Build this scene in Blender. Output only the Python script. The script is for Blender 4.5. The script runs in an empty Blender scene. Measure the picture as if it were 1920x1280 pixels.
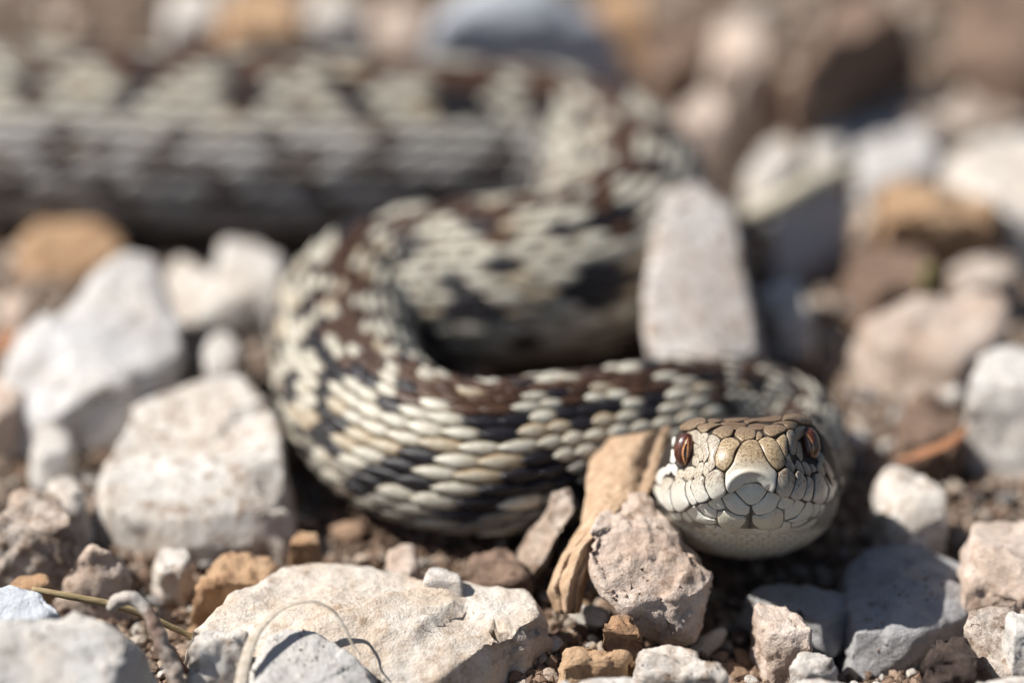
import bpy, bmesh, math, random
import numpy as np
from mathutils import Vector, Matrix, noise
from mathutils.bvhtree import BVHTree

random.seed(7)
rng = np.random.default_rng(7)
SC = bpy.context.scene
COL = SC.collection
MM = 0.001                       # everything below is authored in millimetres

# ------------------------------------------------------------------ camera
PITCH = math.radians(27.0)
DIST = 405.0                     # camera to the ground point in the picture centre
LENS = 127.5
KPX = 1920 * LENS / 36.0
cP, sP = math.cos(PITCH), math.sin(PITCH)
FWD = np.array([0, cP, -sP]); UPV = np.array([0, sP, cP]); RGT = np.array([1.0, 0, 0])
CAM = -DIST * FWD
cam_d = bpy.data.cameras.new('camera'); cam = bpy.data.objects.new('camera', cam_d)
COL.objects.link(cam); SC.camera = cam
cam.location = Vector(CAM * MM)
cam.rotation_euler = (math.pi / 2 - PITCH, 0, 0)
cam_d.lens = LENS; cam_d.sensor_width = 36
cam_d.clip_start = 0.01; cam_d.clip_end = 100
cam_d.dof.use_dof = True
cam_d.dof.focus_distance = 0.3425
cam_d.dof.aperture_fstop = 8.2

# ------------------------------------------------------------------ world, sun, exposure
SUN_FROM = np.array([-0.67, 0.0, 0.74]); SUN_FROM /= np.linalg.norm(SUN_FROM)
el = math.asin(SUN_FROM[2]); az = math.atan2(SUN_FROM[0], SUN_FROM[1])
W = bpy.data.worlds.new('World'); SC.world = W; W.use_nodes = True
nt = W.node_tree
sky = nt.nodes.new('ShaderNodeTexSky'); sky.sky_type = 'NISHITA'; sky.sun_disc = False
sky.sun_elevation = el; sky.sun_rotation = az
bg = nt.nodes['Background']; bg.inputs[1].default_value = 0.05
nt.links.new(sky.outputs[0], bg.inputs[0])
sun_d = bpy.data.lights.new('sun', 'SUN'); sun_d.energy = 5.0; sun_d.angle = math.radians(0.53)
sun_d.color = (1.0, 0.965, 0.91)
sun = bpy.data.objects.new('sun', sun_d); COL.objects.link(sun)
sun.rotation_euler = Vector(-SUN_FROM).to_track_quat('-Z', 'Y').to_euler()
vs = SC.view_settings
vs.view_transform = 'Standard'; vs.look = 'None'; vs.gamma = 1; vs.use_curve_mapping = False
vs.exposure = 0.6

# ------------------------------------------------------------------ geometry helpers
def ray(px, py):
    return FWD + RGT * ((px - 960) / KPX) + UPV * ((640 - py) / KPX)
def at_d(px, py, d): return CAM + ray(px, py) * d
def at_z(px, py, z):
    r = ray(px, py); return CAM + r * ((z - CAM[2]) / r[2])
def pt(t):
    px, py, q = t
    return at_d(px, py, q) if q > 100 else at_z(px, py, q)
def to_px(P):
    v = np.asarray(P) - CAM; t = v @ FWD
    return 960 + KPX * (v @ RGT) / t, 640 - KPX * (v @ UPV) / t, t

def tag(o, label=None, cat=None, group=None, kind=None):
    if label: o['label'] = label
    if cat: o['category'] = cat
    if group: o['group'] = group
    if kind: o['kind'] = kind
    return o
def mesh_of(name, V, F, mat=None, smooth=True, origin=(0, 0, 0), col=None, uv=None):
    me = bpy.data.meshes.new(name)
    V = (np.asarray(V, float) - np.asarray(origin, float)) * MM
    me.from_pydata(V.tolist(), [], [list(map(int, f)) for f in F])
    if smooth: me.polygons.foreach_set('use_smooth', [True] * len(me.polygons))
    if col is not None:
        a = me.color_attributes.new('pigment', 'FLOAT_COLOR', 'POINT')
        c = np.ones((len(V), 4)); c[:, :3] = np.asarray(col)[:, :3]
        a.data.foreach_set('color', c.ravel())
    if mat: me.materials.append(mat)
    me.update()
    return me
def link(name, me, loc=(0, 0, 0), parent=None):
    o = bpy.data.objects.new(name, me); COL.objects.link(o)
    o.location = Vector(np.asarray(loc, float) * MM)
    if parent: o.parent = parent
    return o
def thing(name, loc):
    o = bpy.data.objects.new(name, None); COL.objects.link(o)
    o.empty_display_size = 0.005; o.location = Vector(np.asarray(loc, float) * MM); return o

# ------------------------------------------------------------------ materials
class NT:
    def __init__(s, name):
        s.m = bpy.data.materials.new(name); s.m.use_nodes = True
        s.t = s.m.node_tree; s.b = s.t.nodes['Principled BSDF']
    def n(s, typ, **kw):
        nd = s.t.nodes.new(typ)
        for k, v in kw.items(): setattr(nd, k, v)
        return nd
    def l(s, a, b): s.t.links.new(a, b)
    def coords(s, scale=1.0, stretch=(1, 1, 1), rand=True):
        tc = s.n('ShaderNodeTexCoord'); mp = s.n('ShaderNodeMapping')
        s.l(tc.outputs['Object'], mp.inputs['Vector'])
        mp.inputs['Scale'].default_value = [1000 * scale * q for q in stretch]
        if rand:
            oi = s.n('ShaderNodeObjectInfo'); mu = s.n('ShaderNodeMath', operation='MULTIPLY')
            s.l(oi.outputs['Random'], mu.inputs[0]); mu.inputs[1].default_value = 91.7
            cb = s.n('ShaderNodeCombineXYZ')
            for i in range(3): s.l(mu.outputs[0], cb.inputs[i])
            s.l(cb.outputs[0], mp.inputs['Location'])
        return mp.outputs[0]
    def noise(s, vec, scale, detail=4, rough=0.55, dist=0.0):
        nd = s.n('ShaderNodeTexNoise'); s.l(vec, nd.inputs['Vector'])
        nd.inputs['Scale'].default_value = scale; nd.inputs['Detail'].default_value = detail
        nd.inputs['Roughness'].default_value = rough; nd.inputs['Distortion'].default_value = dist
        return nd.outputs['Fac']
    def ramp(s, fac, stops, interp='LINEAR'):
        r = s.n('ShaderNodeValToRGB'); s.l(fac, r.inputs[0]); cr = r.color_ramp; cr.interpolation = interp
        while len(cr.elements) < len(stops): cr.elements.new(0.5)
        for e, (p, c) in zip(cr.elements, stops):
            e.position = p; e.color = (*c, 1) if len(c) == 3 else c
        return r.outputs[0]
    def mix(s, fac, a, b, mode='MIX'):
        m = s.n('ShaderNodeMix', data_type='RGBA', blend_type=mode)
        if hasattr(fac, 'is_output'): s.l(fac, m.inputs[0])
        else: m.inputs[0].default_value = fac
        for v, i in ((a, 6), (b, 7)):
            if hasattr(v, 'is_output'): s.l(v, m.inputs[i])
            else: m.inputs[i].default_value = (*v, 1)
        return m.outputs[2]
    def math(s, op, a, b=None):
        m = s.n('ShaderNodeMath', operation=op)
        for v, i in ((a, 0), (b, 1)):
            if v is None: continue
            if hasattr(v, 'is_output'): s.l(v, m.inputs[i])
            else: m.inputs[i].default_value = v
        return m.outputs[0]
    def bump(s, h, dist, strength=1.0, normal=None):
        b = s.n('ShaderNodeBump'); b.inputs['Strength'].default_value = strength
        b.inputs['Distance'].default_value = dist * MM; s.l(h, b.inputs['Height'])
        if normal: s.l(normal, b.inputs['Normal'])
        return b.outputs[0]
    def out(s, color, rough=0.8, normal=None, spec=0.3, coat=0.0):
        for v, k in ((color, 'Base Color'), (rough, 'Roughness')):
            if hasattr(v, 'is_output'): s.l(v, s.b.inputs[k])
            elif isinstance(v, tuple): s.b.inputs[k].default_value = (*v, 1)
            else: s.b.inputs[k].default_value = v
        if normal: s.l(normal, s.b.inputs['Normal'])
        s.b.inputs['Specular IOR Level'].default_value = spec
        if coat: s.b.inputs['Coat Weight'].default_value = coat; s.b.inputs['Coat Roughness'].default_value = 0.06
        return s.m

def stone_mat(name, base, alt, dirt, dirt_amt=0.5, rough=0.85):
    m = NT(name); v = m.coords()
    big = m.noise(v, 0.16, 5, 0.6, 0.6); mid = m.noise(v, 0.62, 6, 0.65); fine = m.noise(v, 4.5, 5, 0.7)
    spk = m.noise(v, 2.3, 3, 0.6)
    c = m.mix(m.ramp(big, [(0.36, (0, 0, 0)), (0.64, (1, 1, 1))]), base, alt)
    lo = 0.68 - 0.26 * dirt_amt
    d = m.ramp(mid, [(lo, (0, 0, 0)), (lo + 0.13, (1, 1, 1))])
    d2 = m.math('MULTIPLY', d, m.ramp(fine, [(0.3, (0.45,) * 3), (0.6, (1,) * 3)]))
    c = m.mix(d2, c, dirt)
    film = m.math('MULTIPLY', m.ramp(m.noise(v, 0.33, 6, 0.7, 1.2), [(0.44, (0, 0, 0)), (0.66, (0.8,) * 3)]), m.ramp(m.noise(v, 1.7, 5, 0.7), [(0.36, (0.15,) * 3), (0.6, (1,) * 3)]))
    c = m.mix(film, c, tuple(0.55 * a + 0.45 * b for a, b in zip(dirt, alt)))
    c = m.mix(m.ramp(spk, [(0.66, (0, 0, 0)), (0.76, (0.55,) * 3)]), c, tuple(x * 0.55 for x in dirt))
    c = m.mix(0.5, c, m.ramp(fine, [(0.25, (0.55,) * 3), (0.75, (1.3,) * 3)]), 'MULTIPLY')
    h = m.math('ADD', m.math('MULTIPLY', mid, 0.9), m.math('MULTIPLY', fine, 0.28))
    return m.out(c, rough, m.bump(h, 0.7, 0.9), 0.25)

M = {}
M['white'] = stone_mat('white_limestone', (0.72, 0.69, 0.645), (0.64, 0.575, 0.505), (0.27, 0.175, 0.115), 0.68)
M['clean'] = stone_mat('clean_white_limestone', (0.67, 0.65, 0.62), (0.59, 0.54, 0.485), (0.34, 0.235, 0.165), 0.45)
M['stained'] = stone_mat('stained_limestone', (0.68, 0.655, 0.625), (0.58, 0.50, 0.44), (0.24, 0.16, 0.115), 0.72)
M['pale'] = stone_mat('pale_grey_limestone', (0.64, 0.63, 0.625), (0.56, 0.53, 0.50), (0.29, 0.205, 0.15), 0.42)
M['pink'] = stone_mat('pinkish_limestone', (0.66, 0.56, 0.485), (0.54, 0.42, 0.34), (0.30, 0.185, 0.12), 0.55)
M['slab'] = stone_mat('cream_limestone_slab', (0.70, 0.645, 0.575), (0.60, 0.485, 0.375), (0.32, 0.21, 0.14), 0.5)
M['earthy'] = stone_mat('soil_stained_limestone', (0.60, 0.53, 0.465), (0.42, 0.32, 0.25), (0.19, 0.125, 0.085), 0.8)
M['tan'] = stone_mat('tan_sandstone', (0.52, 0.36, 0.225), (0.42, 0.25, 0.14), (0.27, 0.155, 0.085), 0.4)
M['rust'] = stone_mat('rusty_stone', (0.42, 0.24, 0.125), (0.36, 0.23, 0.15), (0.18, 0.095, 0.05), 0.6)
M['grey'] = stone_mat('blue_grey_limestone', (0.42, 0.415, 0.42), (0.35, 0.34, 0.335), (0.16, 0.13, 0.115), 0.25)
M['bluewhite'] = stone_mat('bluish_white_limestone', (0.58, 0.605, 0.645), (0.50, 0.525, 0.56), (0.25, 0.22, 0.21), 0.05)
M['brown'] = stone_mat('brown_clod', (0.27, 0.185, 0.135), (0.20, 0.135, 0.10), (0.11, 0.07, 0.05), 0.6, 0.95)
M['darkclod'] = stone_mat('dark_soil_clod', (0.085, 0.062, 0.052), (0.06, 0.042, 0.036), (0.035, 0.025, 0.02), 0.6, 0.95)
M['greysand'] = stone_mat('fine_grained_grey_limestone', (0.62, 0.60, 0.57), (0.56, 0.53, 0.495), (0.34, 0.28, 0.23), 0.0)

def soil_mat():
    m = NT('brown_soil'); v = m.coords(rand=False)
    a = m.noise(v, 0.09, 5, 0.6); b = m.noise(v, 1.1, 6, 0.7); f = m.noise(v, 5, 4, 0.7)
    c = m.mix(m.ramp(a, [(0.35, (0, 0, 0)), (0.65, (1, 1, 1))]), (0.105, 0.072, 0.054), (0.225, 0.16, 0.12))
    c = m.mix(0.6, c, m.ramp(b, [(0.3, (0.35,) * 3), (0.7, (1.25,) * 3)]), 'MULTIPLY')
    h = m.math('ADD', b, m.math('MULTIPLY', f, 0.35))
    return m.out(c, 0.95, m.bump(h, 0.9, 1.0), 0.15)
M['soil'] = soil_mat()
def pebble_mat(name, attr):
    m = NT(name); v = m.coords()
    if attr:
        ca = m.n('ShaderNodeVertexColor', layer_name='pigment'); base = ca.outputs[0]
    else:
        base = m.n('ShaderNodeObjectInfo').outputs['Color']
    b = m.noise(v, 0.8, 5, 0.65); f = m.noise(v, 4, 4, 0.7)
    c = m.mix(m.ramp(b, [(0.5, (0, 0, 0)), (0.68, (0.7,) * 3)]), base, (0.24, 0.155, 0.105))
    c = m.mix(0.5, c, m.ramp(f, [(0.25, (0.5,) * 3), (0.75, (1.1,) * 3)]), 'MULTIPLY')
    return m.out(c, 0.9, m.bump(m.math('ADD', b, m.math('MULTIPLY', f, 0.4)), 0.4, 0.8), 0.2)
M['pebble'] = pebble_mat('loose_pebble', False)
M['crumb'] = pebble_mat('soil_crumb', True)

def scale_mat(name, rough, bumpd, coat, streak=False):
    m = NT(name); v = m.coords(rand=False)
    ca = m.n('ShaderNodeVertexColor', layer_name='pigment')
    f = m.noise(v, 5.5, 4, 0.6)
    if not streak:
        mot = m.noise(v, 1.1, 5, 0.7)
        base_c = m.mix(m.ramp(mot, [(0.46, (0, 0, 0)), (0.66, (0.75,) * 3)]), ca.outputs[0], m.mix(0.8, ca.outputs[0], (0.52, 0.40, 0.27), 'MULTIPLY'))
    else: base_c = ca.outputs[0]
    c = m.mix(0.4, base_c, m.ramp(f, [(0.3, (0.6,) * 3), (0.7, (1.1,) * 3)]), 'MULTIPLY')
    h = f
    if streak:
        sv = m.coords(1.0, (1.5, 1.5, 0.55), rand=False)
        spk = m.noise(sv, 3.4, 5, 0.75)
        amt = ca.outputs['Alpha']
        # pigment specks: dense where the scale is brown, sparse on the pale lip
        thr = m.math('SUBTRACT', m.math('MULTIPLY', amt, 0.34), 0.17)
        s1 = m.ramp(m.math('ADD', spk, thr), [(0.50, (0, 0, 0)), (0.63, (0.85,) * 3)])
        c = m.mix(s1, c, (0.14, 0.083, 0.046))
        h = m.math('ADD', f, m.math('MULTIPLY', spk, 0.6))
    fr = m.ramp(f, [(0.3, (rough - 0.08,) * 3), (0.7, (rough + 0.12,) * 3)])
    return m.out(c, fr, m.bump(h, bumpd, 0.6), 0.45 if streak else 0.32, coat)
M['body_scale'] = scale_mat('viper_body_scale', 0.29, 0.12, 0.0)
M['head_scale'] = scale_mat('viper_head_scale', 0.36, 0.05, 0.12, True)
M['skin'] = scale_mat('viper_skin', 0.6, 0.15, 0.0)

# ------------------------------------------------------------------ ground
HOLLOWS = [(*at_z(1690, 1110, 0)[:2], 15, 3.5), (*at_z(1430, 1120, 0)[:2], 12, 2.0), (*at_z(1740, 40, 0)[:2], 16, 6.0)]
def gz(x, y):
    a = noise.noise(Vector((x / 26, y / 26, 1.3))) * 1.5
    b = noise.noise(Vector((x / 7, y / 7, 4.1))) * 1.0
    c = noise.noise(Vector((x / 2.2, y / 2.2, 9.7))) * 0.5
    d = 0.0
    for hx, hy, hr, hd in HOLLOWS: d += hd * math.exp(-((x - hx) ** 2 + (y - hy) ** 2) / hr ** 2)
    return a + b + c - 1.0 - d
def build_ground():
    xs = np.concatenate([[-4000, -1200, -420, -220, -140], np.arange(-95, 95.1, 1.25), [140, 220, 420, 1200, 4000]])
    ys = np.concatenate([[-3000, -900, -350, -160], np.arange(-95, 140.1, 1.25), [180, 260, 480, 1300, 5000]])
    V = []
    for y in ys:
        for x in xs:
            V.append((x, y, gz(x, y)))
    nx = len(xs); F = []
    for j in range(len(ys) - 1):
        for i in range(nx - 1):
            F.append((j * nx + i, j * nx + i + 1, (j + 1) * nx + i + 1, (j + 1) * nx + i))
    o = link('ground', mesh_of('ground', V, F, M['soil'])); tag(o, kind='structure')
build_ground()

# ------------------------------------------------------------------ stones
def fnoise(p, seed, sc):
    q = Vector((p[0] * sc + seed * 7.31, p[1] * sc - seed * 3.7, p[2] * sc + seed * 1.9))
    return noise.noise(q)
def rock_mesh(name, pts, mat, L=0.9, rough=0.5, seed=0, smooth_it=3, origin=(0, 0, 0), ncut=7):
    bm = bmesh.new()
    for p in pts: bm.verts.new(p)
    r = bmesh.ops.convex_hull(bm, input=bm.verts)
    junk = [e for e in r['geom_interior'] + r['geom_unused'] if isinstance(e, bmesh.types.BMVert)]
    bmesh.ops.delete(bm, geom=list(set(junk)), context='VERTS')
    rr = random.Random(int(seed * 1000) + 17)
    for k in range(ncut):
        d = Vector((rr.gauss(0, 1), rr.gauss(0, 1), rr.gauss(0, 1))).normalized()
        pr = [v.co.dot(d) for v in bm.verts]; hi, lo = max(pr), min(pr)
        bmesh.ops.bisect_plane(bm, geom=bm.verts[:] + bm.edges[:] + bm.faces[:], plane_co=d * (hi - (hi - lo) * rr.uniform(0.03, 0.10)), plane_no=d, clear_outer=True)
    cut = [v.co.copy() for v in bm.verts]; bm.free(); bm = bmesh.new()
    for p in cut: bm.verts.new(p)
    r = bmesh.ops.convex_hull(bm, input=bm.verts)
    junk = [e for e in r['geom_interior'] + r['geom_unused'] if isinstance(e, bmesh.types.BMVert)]
    bmesh.ops.delete(bm, geom=list(set(junk)), context='VERTS')
    bmesh.ops.triangulate(bm, faces=bm.faces)
    for it in range(7):
        lim = max(L, 0)
        lng = [e for e in bm.edges if e.calc_length() > lim * 1.4]
        if not lng: break
        bmesh.ops.subdivide_edges(bm, edges=lng, cuts=1)
        bmesh.ops.triangulate(bm, faces=[f for f in bm.faces if len(f.verts) > 3])
    for k in range(smooth_it):
        bmesh.ops.smooth_vert(bm, verts=bm.verts, factor=0.5, use_axis_x=True, use_axis_y=True, use_axis_z=True)
    bm.normal_update()
    size = max(max(p[i] for p in pts) - min(p[i] for p in pts) for i in range(3))
    s0 = 2.6 / size
    for v in bm.verts:
        c = v.co; n = v.normal
        d = fnoise(c, seed, s0) * 0.05 * size * (0.4 + rough)
        ch = fnoise(c, seed + 5, s0 * 2.3)
        d -= max(0.0, ch - 0.12) * 0.10 * size * rough
        d += fnoise(c, seed + 9, 0.6) * 0.5 * rough + fnoise(c, seed + 11, 1.5) * 0.26 * rough
        ds_, ps_ = noise.voronoi(c * (3.0 / size) + Vector((seed, seed * 0.7, -seed)))
        q_ = ps_[0]; g_ = Vector((noise.noise(q_ * 7.7), noise.noise(q_ * 7.7 + Vector((9, 0, 0))), noise.noise(q_ * 7.7 + Vector((0, 9, 0)))))
        d += (c * (3.0 / size) + Vector((seed, seed * 0.7, -seed)) - q_).dot(g_) * (size / 3.0) * 0.34 * min(1.0, 0.3 + rough)
        ds_, ps_ = noise.voronoi(c * 0.55 + Vector((seed, -seed, 3.0)))
        q_ = ps_[0]; g_ = Vector((noise.noise(q_ * 5.1), noise.noise(q_ * 5.1 + Vector((9, 0, 0))), noise.noise(q_ * 5.1 + Vector((0, 9, 0)))))
        d += (c * 0.55 + Vector((seed, -seed, 3.0)) - q_).dot(g_) * 0.75 * rough
        if L < 0.8: d += fnoise(c, seed + 13, 3.3) * 0.12 * rough
        v.co = c + n * d
    bm.normal_update()
    for v in bm.verts: v.co = (v.co - Vector(origin)) * MM
    bm.faces.ensure_lookup_table()
    for f in bm.faces: f.smooth = True
    bmesh.ops.recalc_face_normals(bm, faces=bm.faces)
    me = bpy.data.meshes.new(name); bm.to_mesh(me); bm.free(); me.materials.append(mat)
    return me

STONE_FOOT = []      # (x, y, r) so that loose pebbles keep clear
def stone(name, label, mat, z, tops, extra=(), zb=-2.5, e=1.06, L=0.9, rough=0.5, cat='stone', sm=1, group=None, foot=True, drop=True):
    P = [pt(t if len(t) == 3 else (*t, z)) for t in tops]
    c = np.mean(P, axis=0)
    pts = [tuple(p) for p in P] + [tuple(pt(t)) for t in extra]
    if drop:
        for p in P:
            ej = e * (0.88 + 0.34 * ((hash_name(label) * 13 + len(pts) * 7919) % 100) / 100); q = c + (p - c) * ej; pts.append((q[0], q[1], min(zb, p[2] - 1.5)))
    A = np.array(pts); cc = A.mean(0); A = cc + (A - cc) * 0.995; pts = [tuple(p) for p in A]; org = (A[:, 0].mean(), A[:, 1].mean(), max(A[:, 2].min(), -2.5))
    seed = (hash_name(label) % 977) * 0.37
    me = rock_mesh(name, pts, M[mat], L * 0.87, rough, seed, sm, org)
    o = link(name, me, org); tag(o, label, cat, group)
    for k_, v_ in SHORT.items():
        if label.startswith(k_): MARKS.append((A[:, 0].mean(), A[:, 1].mean(), v_))
    if foot:
        rx = (A[:, 0].max() - A[:, 0].min()) / 2; ry = (A[:, 1].max() - A[:, 1].min()) / 2
        STONE_FOOT.append(((A[:, 0].max() + A[:, 0].min()) / 2, (A[:, 1].max() + A[:, 1].min()) / 2, rx, ry))
    return o
MARKS = []
SHORT = {'large pale grey-white peaked rock': 'the peaked rock', 'broad white flat-topped rock': 'the broad flat-topped rock', 'smooth orange-tan oval': 'the orange-tan oval stone',
 'white rock crusted': 'the soil-crusted white rock', 'sharp split stone': 'the split stone', 'big creamy white foreground': 'the creamy foreground rock',
 'wide flat cream slab': 'the flat cream slab', 'smooth fine-grained grey': 'the smooth grey stone', 'slender brown-stained': 'the slender leaning stone', 'knobbly pinkish rock': 'the knobbly rock',
 'oblong pale yellowish': 'the oblong pale stone', 'small square white': 'the small square white stone', 'beige stone half in': 'the half-shaded beige stone', 'large blue-grey rock in': 'the shadowed blue-grey rock',
 'dark brown soil clod below': 'the dark soil clod', 'beige rounded rock at right': 'the beige rounded rock', 'white stone with rust-brown': 'the rust-spotted white stone', 'clean white block': 'the white block stone',
 'broad pinkish brown wedge': 'the pinkish wedge rock', 'pale stone leaning': 'the pale leaning stone', 'tall upright white': 'the tall upright rock', 'bluish white stone below': 'the stone under the cream stick',
 'large blurred white rock above': 'the large blurred white rock', 'crumbly orange-brown': 'the orange-brown clod', 'flat greyish stone': 'the flat greyish stone', 'big blurred blue-grey': 'the blurred blue-grey rock',
 'blurred upright pale': 'the blurred upright pale stone', 'blurred brown rock beside': 'the blurred brown rock', 'blurred brown earthy rock': 'the blurred earthy rock', 'dull brown stone inside': 'the stone inside the loop',
 'crumbly tan soil clod': 'the crumbly tan clod', 'brown soil clod in the hollow': 'the brown clod in the hollow', 'blurred reddish': 'the blurred reddish clod', 'long blurred earthy': 'the earthy bank', 'upright tan stone': 'the upright tan stone'}
def hash_name(s):
    h = 7
    for ch in s: h = (h * 31 + ord(ch)) % 1000003
    return h

# ---- left of the coil
stone('limestone_rock', 'large pale grey-white peaked rock left of the coil', 'pale', 7,
      [(5, 705), (35, 640), (110, 578), (180, 522), (238, 474, 11), (285, 478, 11), (322, 560), (345, 650), (305, 690), (200, 735), (90, 738)], L=1.0, rough=0.4)
stone('limestone_rock', 'broad white flat-topped rock with shaded front touching the left bend', 'white', 6.5,
      [(182, 885), (230, 790), (285, 735), (370, 698), (450, 703), (515, 770), (528, 850), (522, 905), (380, 912), (215, 912)], L=0.8, rough=0.28)
stone('tan_stone', 'smooth orange-tan oval stone under the thick rear coil', 'tan', 5,
      [(30, 440), (70, 408), (130, 396), (200, 408), (240, 440), (235, 475, 3), (150, 492, 3), (50, 485, 3)], L=1.3, rough=0.3)
stone('white_stone', 'rounded white stone between rear coil and left bend', 'clean', 7,
      [(400, 470), (430, 445), (485, 443), (527, 465), (525, 520), (500, 540, 5), (420, 520, 5)], L=1.2, rough=0.3)
stone('beige_stone', 'cream wedge-shaped stone leaning below the rounded white stone', 'white', 5,
      [(302, 490), (330, 480), (400, 510), (500, 535), (495, 575, 3), (440, 600, 2), (370, 585, 3)], L=1.2, rough=0.35)
stone('white_stone', 'small upright white stone behind the broad flat-topped rock', 'clean', 6,
      [(380, 650), (395, 620), (425, 612), (448, 640), (440, 690), (395, 700)], L=1.0, rough=0.3)
stone('white_stone', 'small round white stone lying alone on brown soil', 'clean', 4,
      [(58, 825), (72, 798), (100, 788), (130, 800), (135, 835), (115, 855), (75, 855)], L=0.8, rough=0.2)
stone('pinkish_stone', 'pale pinkish stone at the foot of the peaked rock', 'pink', 5,
      [(-40, 740), (-10, 700), (30, 695), (46, 725), (35, 765), (-20, 780)], L=1.1, rough=0.4)
stone('beige_stone', 'small blurred beige stone beside the peaked rock', 'pink', 4,
      [(0, 560), (15, 532), (50, 530), (62, 560), (45, 595), (10, 600)], L=1.2, rough=0.4)
stone('limestone_rock', 'white rock crusted with brown soil left of small shard', 'earthy', 7,
      [(-30, 985), (5, 955), (45, 922), (78, 910), (120, 945), (165, 985), (150, 1015, 4), (100, 1030, 4), (20, 1025, 5), (-30, 1015, 5)], L=0.7, rough=0.7)
stone('split_stone', 'sharp split stone with white face and brown side', 'pink', 5,
      [(105, 1085, 3), (130, 1050), (175, 1022, 7), (200, 1028, 7), (250, 1060, 5), (262, 1095, 3), (200, 1110, 2), (150, 1115, 2)], L=0.6, rough=0.45, sm=2)
stone('white_stone', 'pale stone behind the soil-crusted white rock', 'white', 5,
      [(90, 900), (120, 885), (150, 895), (165, 930), (130, 945), (95, 930)], L=0.9, rough=0.4)
stone('limestone_rock', 'big creamy white foreground rock beside the broken twig', 'clean', 13,
      [(-60, 1170), (20, 1142), (120, 1135), (200, 1160), (250, 1185, 12), (285, 1225, 9), (300, 1275, 6), (200, 1330, 9), (0, 1340, 10)], L=0.9, rough=0.5)
stone('bluish_stone', 'bluish white stone behind the creamy foreground rock', 'bluewhite', 9,
      [(-40, 1110), (10, 1092), (55, 1100), (110, 1135), (80, 1150), (-20, 1160)], L=0.6, rough=0.3)
stone('flat_stone', 'wide flat cream slab in front of the coil', 'slab', 5.2,
      [(345, 1172, 4.5), (420, 1118), (500, 1075), (560, 1046), (640, 1042), (740, 1068), (820, 1095), (905, 1112), (1030, 1115, 4.5), (1036, 1145, 4.5), (940, 1188), (820, 1175), (690, 1165), (560, 1160), (450, 1165)],
      extra=[(420, 1230, 0.5), (560, 1330, 1.2), (740, 1335, 1.2), (930, 1300, 0.0)], L=0.75, rough=0.4, sm=2)
stone('spotted_stone', 'small whitish stone with brown marks next to the broken twig', 'white', 7,
      [(352, 1215), (370, 1182), (420, 1176), (475, 1180), (470, 1230, 5), (455, 1290, 3), (360, 1295, 3)], L=0.45, rough=0.35)
stone('grey_stone', 'smooth fine-grained grey stone under the curled grass blade', 'greysand', 6,
      [(470, 1240, 5.5), (500, 1192), (545, 1176, 6.3), (600, 1180, 6.3), (650, 1205), (700, 1250, 4.5), (740, 1285, 3.5), (650, 1340, 5), (480, 1340, 5)], L=0.5, rough=0.14, sm=5)
stone('white_stone', 'small bright white pebble on the far edge of the slab', 'clean', 6.5,
      [(790, 1085), (805, 1058), (835, 1048), (862, 1060), (865, 1090), (850, 1112, 3), (800, 1112, 3)], L=0.5, rough=0.15)
stone('slender_stone', 'slender brown-stained stone leaning beside the dry leaf', 'earthy', 5,
      [(1048, 925, 357), (1066, 915, 358), (1078, 930, 357), (1076, 960, 355), (1038, 1030, 354), (998, 1075, 355), (966, 1070, 357), (973, 1030, 358), (1018, 965, 358)],
      extra=[(1038, 960, 363), (988, 1060, 363), (1008, 1090, 357)], L=0.5, rough=0.4, drop=False, foot=False)
stone('knobbly_rock', 'knobbly pinkish rock standing against the snake chin', 'pink', 5,
      [(1106, 1005, 347), (1135, 950, 351), (1200, 917, 353), (1228, 925, 352), (1248, 985, 350), (1305, 1030, 348), (1336, 1078, 347), (1326, 1108, 345), (1250, 1152, 342), (1170, 1142, 342), (1104, 1078, 344)],
      extra=[(1195, 1195, 347), (1300, 1203, 347), (1190, 1190, 354), (1295, 1180, 356), (1120, 1040, 353), (1320, 1070, 352)], L=0.4, rough=0.5, drop=False, sm=2)
stone('tan_stone', 'lumpy cream and tan stone below the knobbly rock', 'tan', 4,
      [(1040, 1215), (1085, 1205), (1140, 1215), (1178, 1222), (1172, 1245, 3), (1110, 1262, 2), (1060, 1250, 3)], L=0.4, rough=0.55)
stone('rusty_stone', 'rust-orange lump wedged under the knobbly rock', 'rust', 5,
      [(1128, 1178), (1150, 1152), (1185, 1150), (1202, 1175), (1195, 1205, 3), (1140, 1205, 3)], L=0.4, rough=0.6)
stone('pale_stone', 'oblong pale yellowish stone near the bottom centre pebbles', 'white', 5,
      [(1186, 1235), (1205, 1203), (1260, 1200), (1320, 1215), (1362, 1245), (1365, 1280, 3), (1290, 1300, 2), (1200, 1290, 2)], L=0.45, rough=0.45)
stone('white_stone', 'small square white stone beside the lit tip of the grey rock', 'clean', 4,
      [(1482, 1238), (1500, 1217), (1545, 1215), (1570, 1235), (1555, 1262, 3), (1510, 1268, 3)], L=0.35, rough=0.4)
stone('beige_stone', 'beige stone half in the shadow of the head', 'pink', 4,
      [(1412, 1130), (1428, 1115), (1470, 1128), (1505, 1150), (1524, 1180), (1520, 1208, 3), (1480, 1212, 2), (1440, 1180, 4)], L=0.45, rough=0.45)
stone('dark_grey_stone', 'long dark grey stone lying in shadow below the head', 'grey', 1.2,
      [(1400, 1112), (1430, 1097), (1520, 1094), (1590, 1107), (1600, 1145), (1560, 1170, 1.5), (1470, 1140, 2)], L=0.7, rough=0.3)
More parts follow.
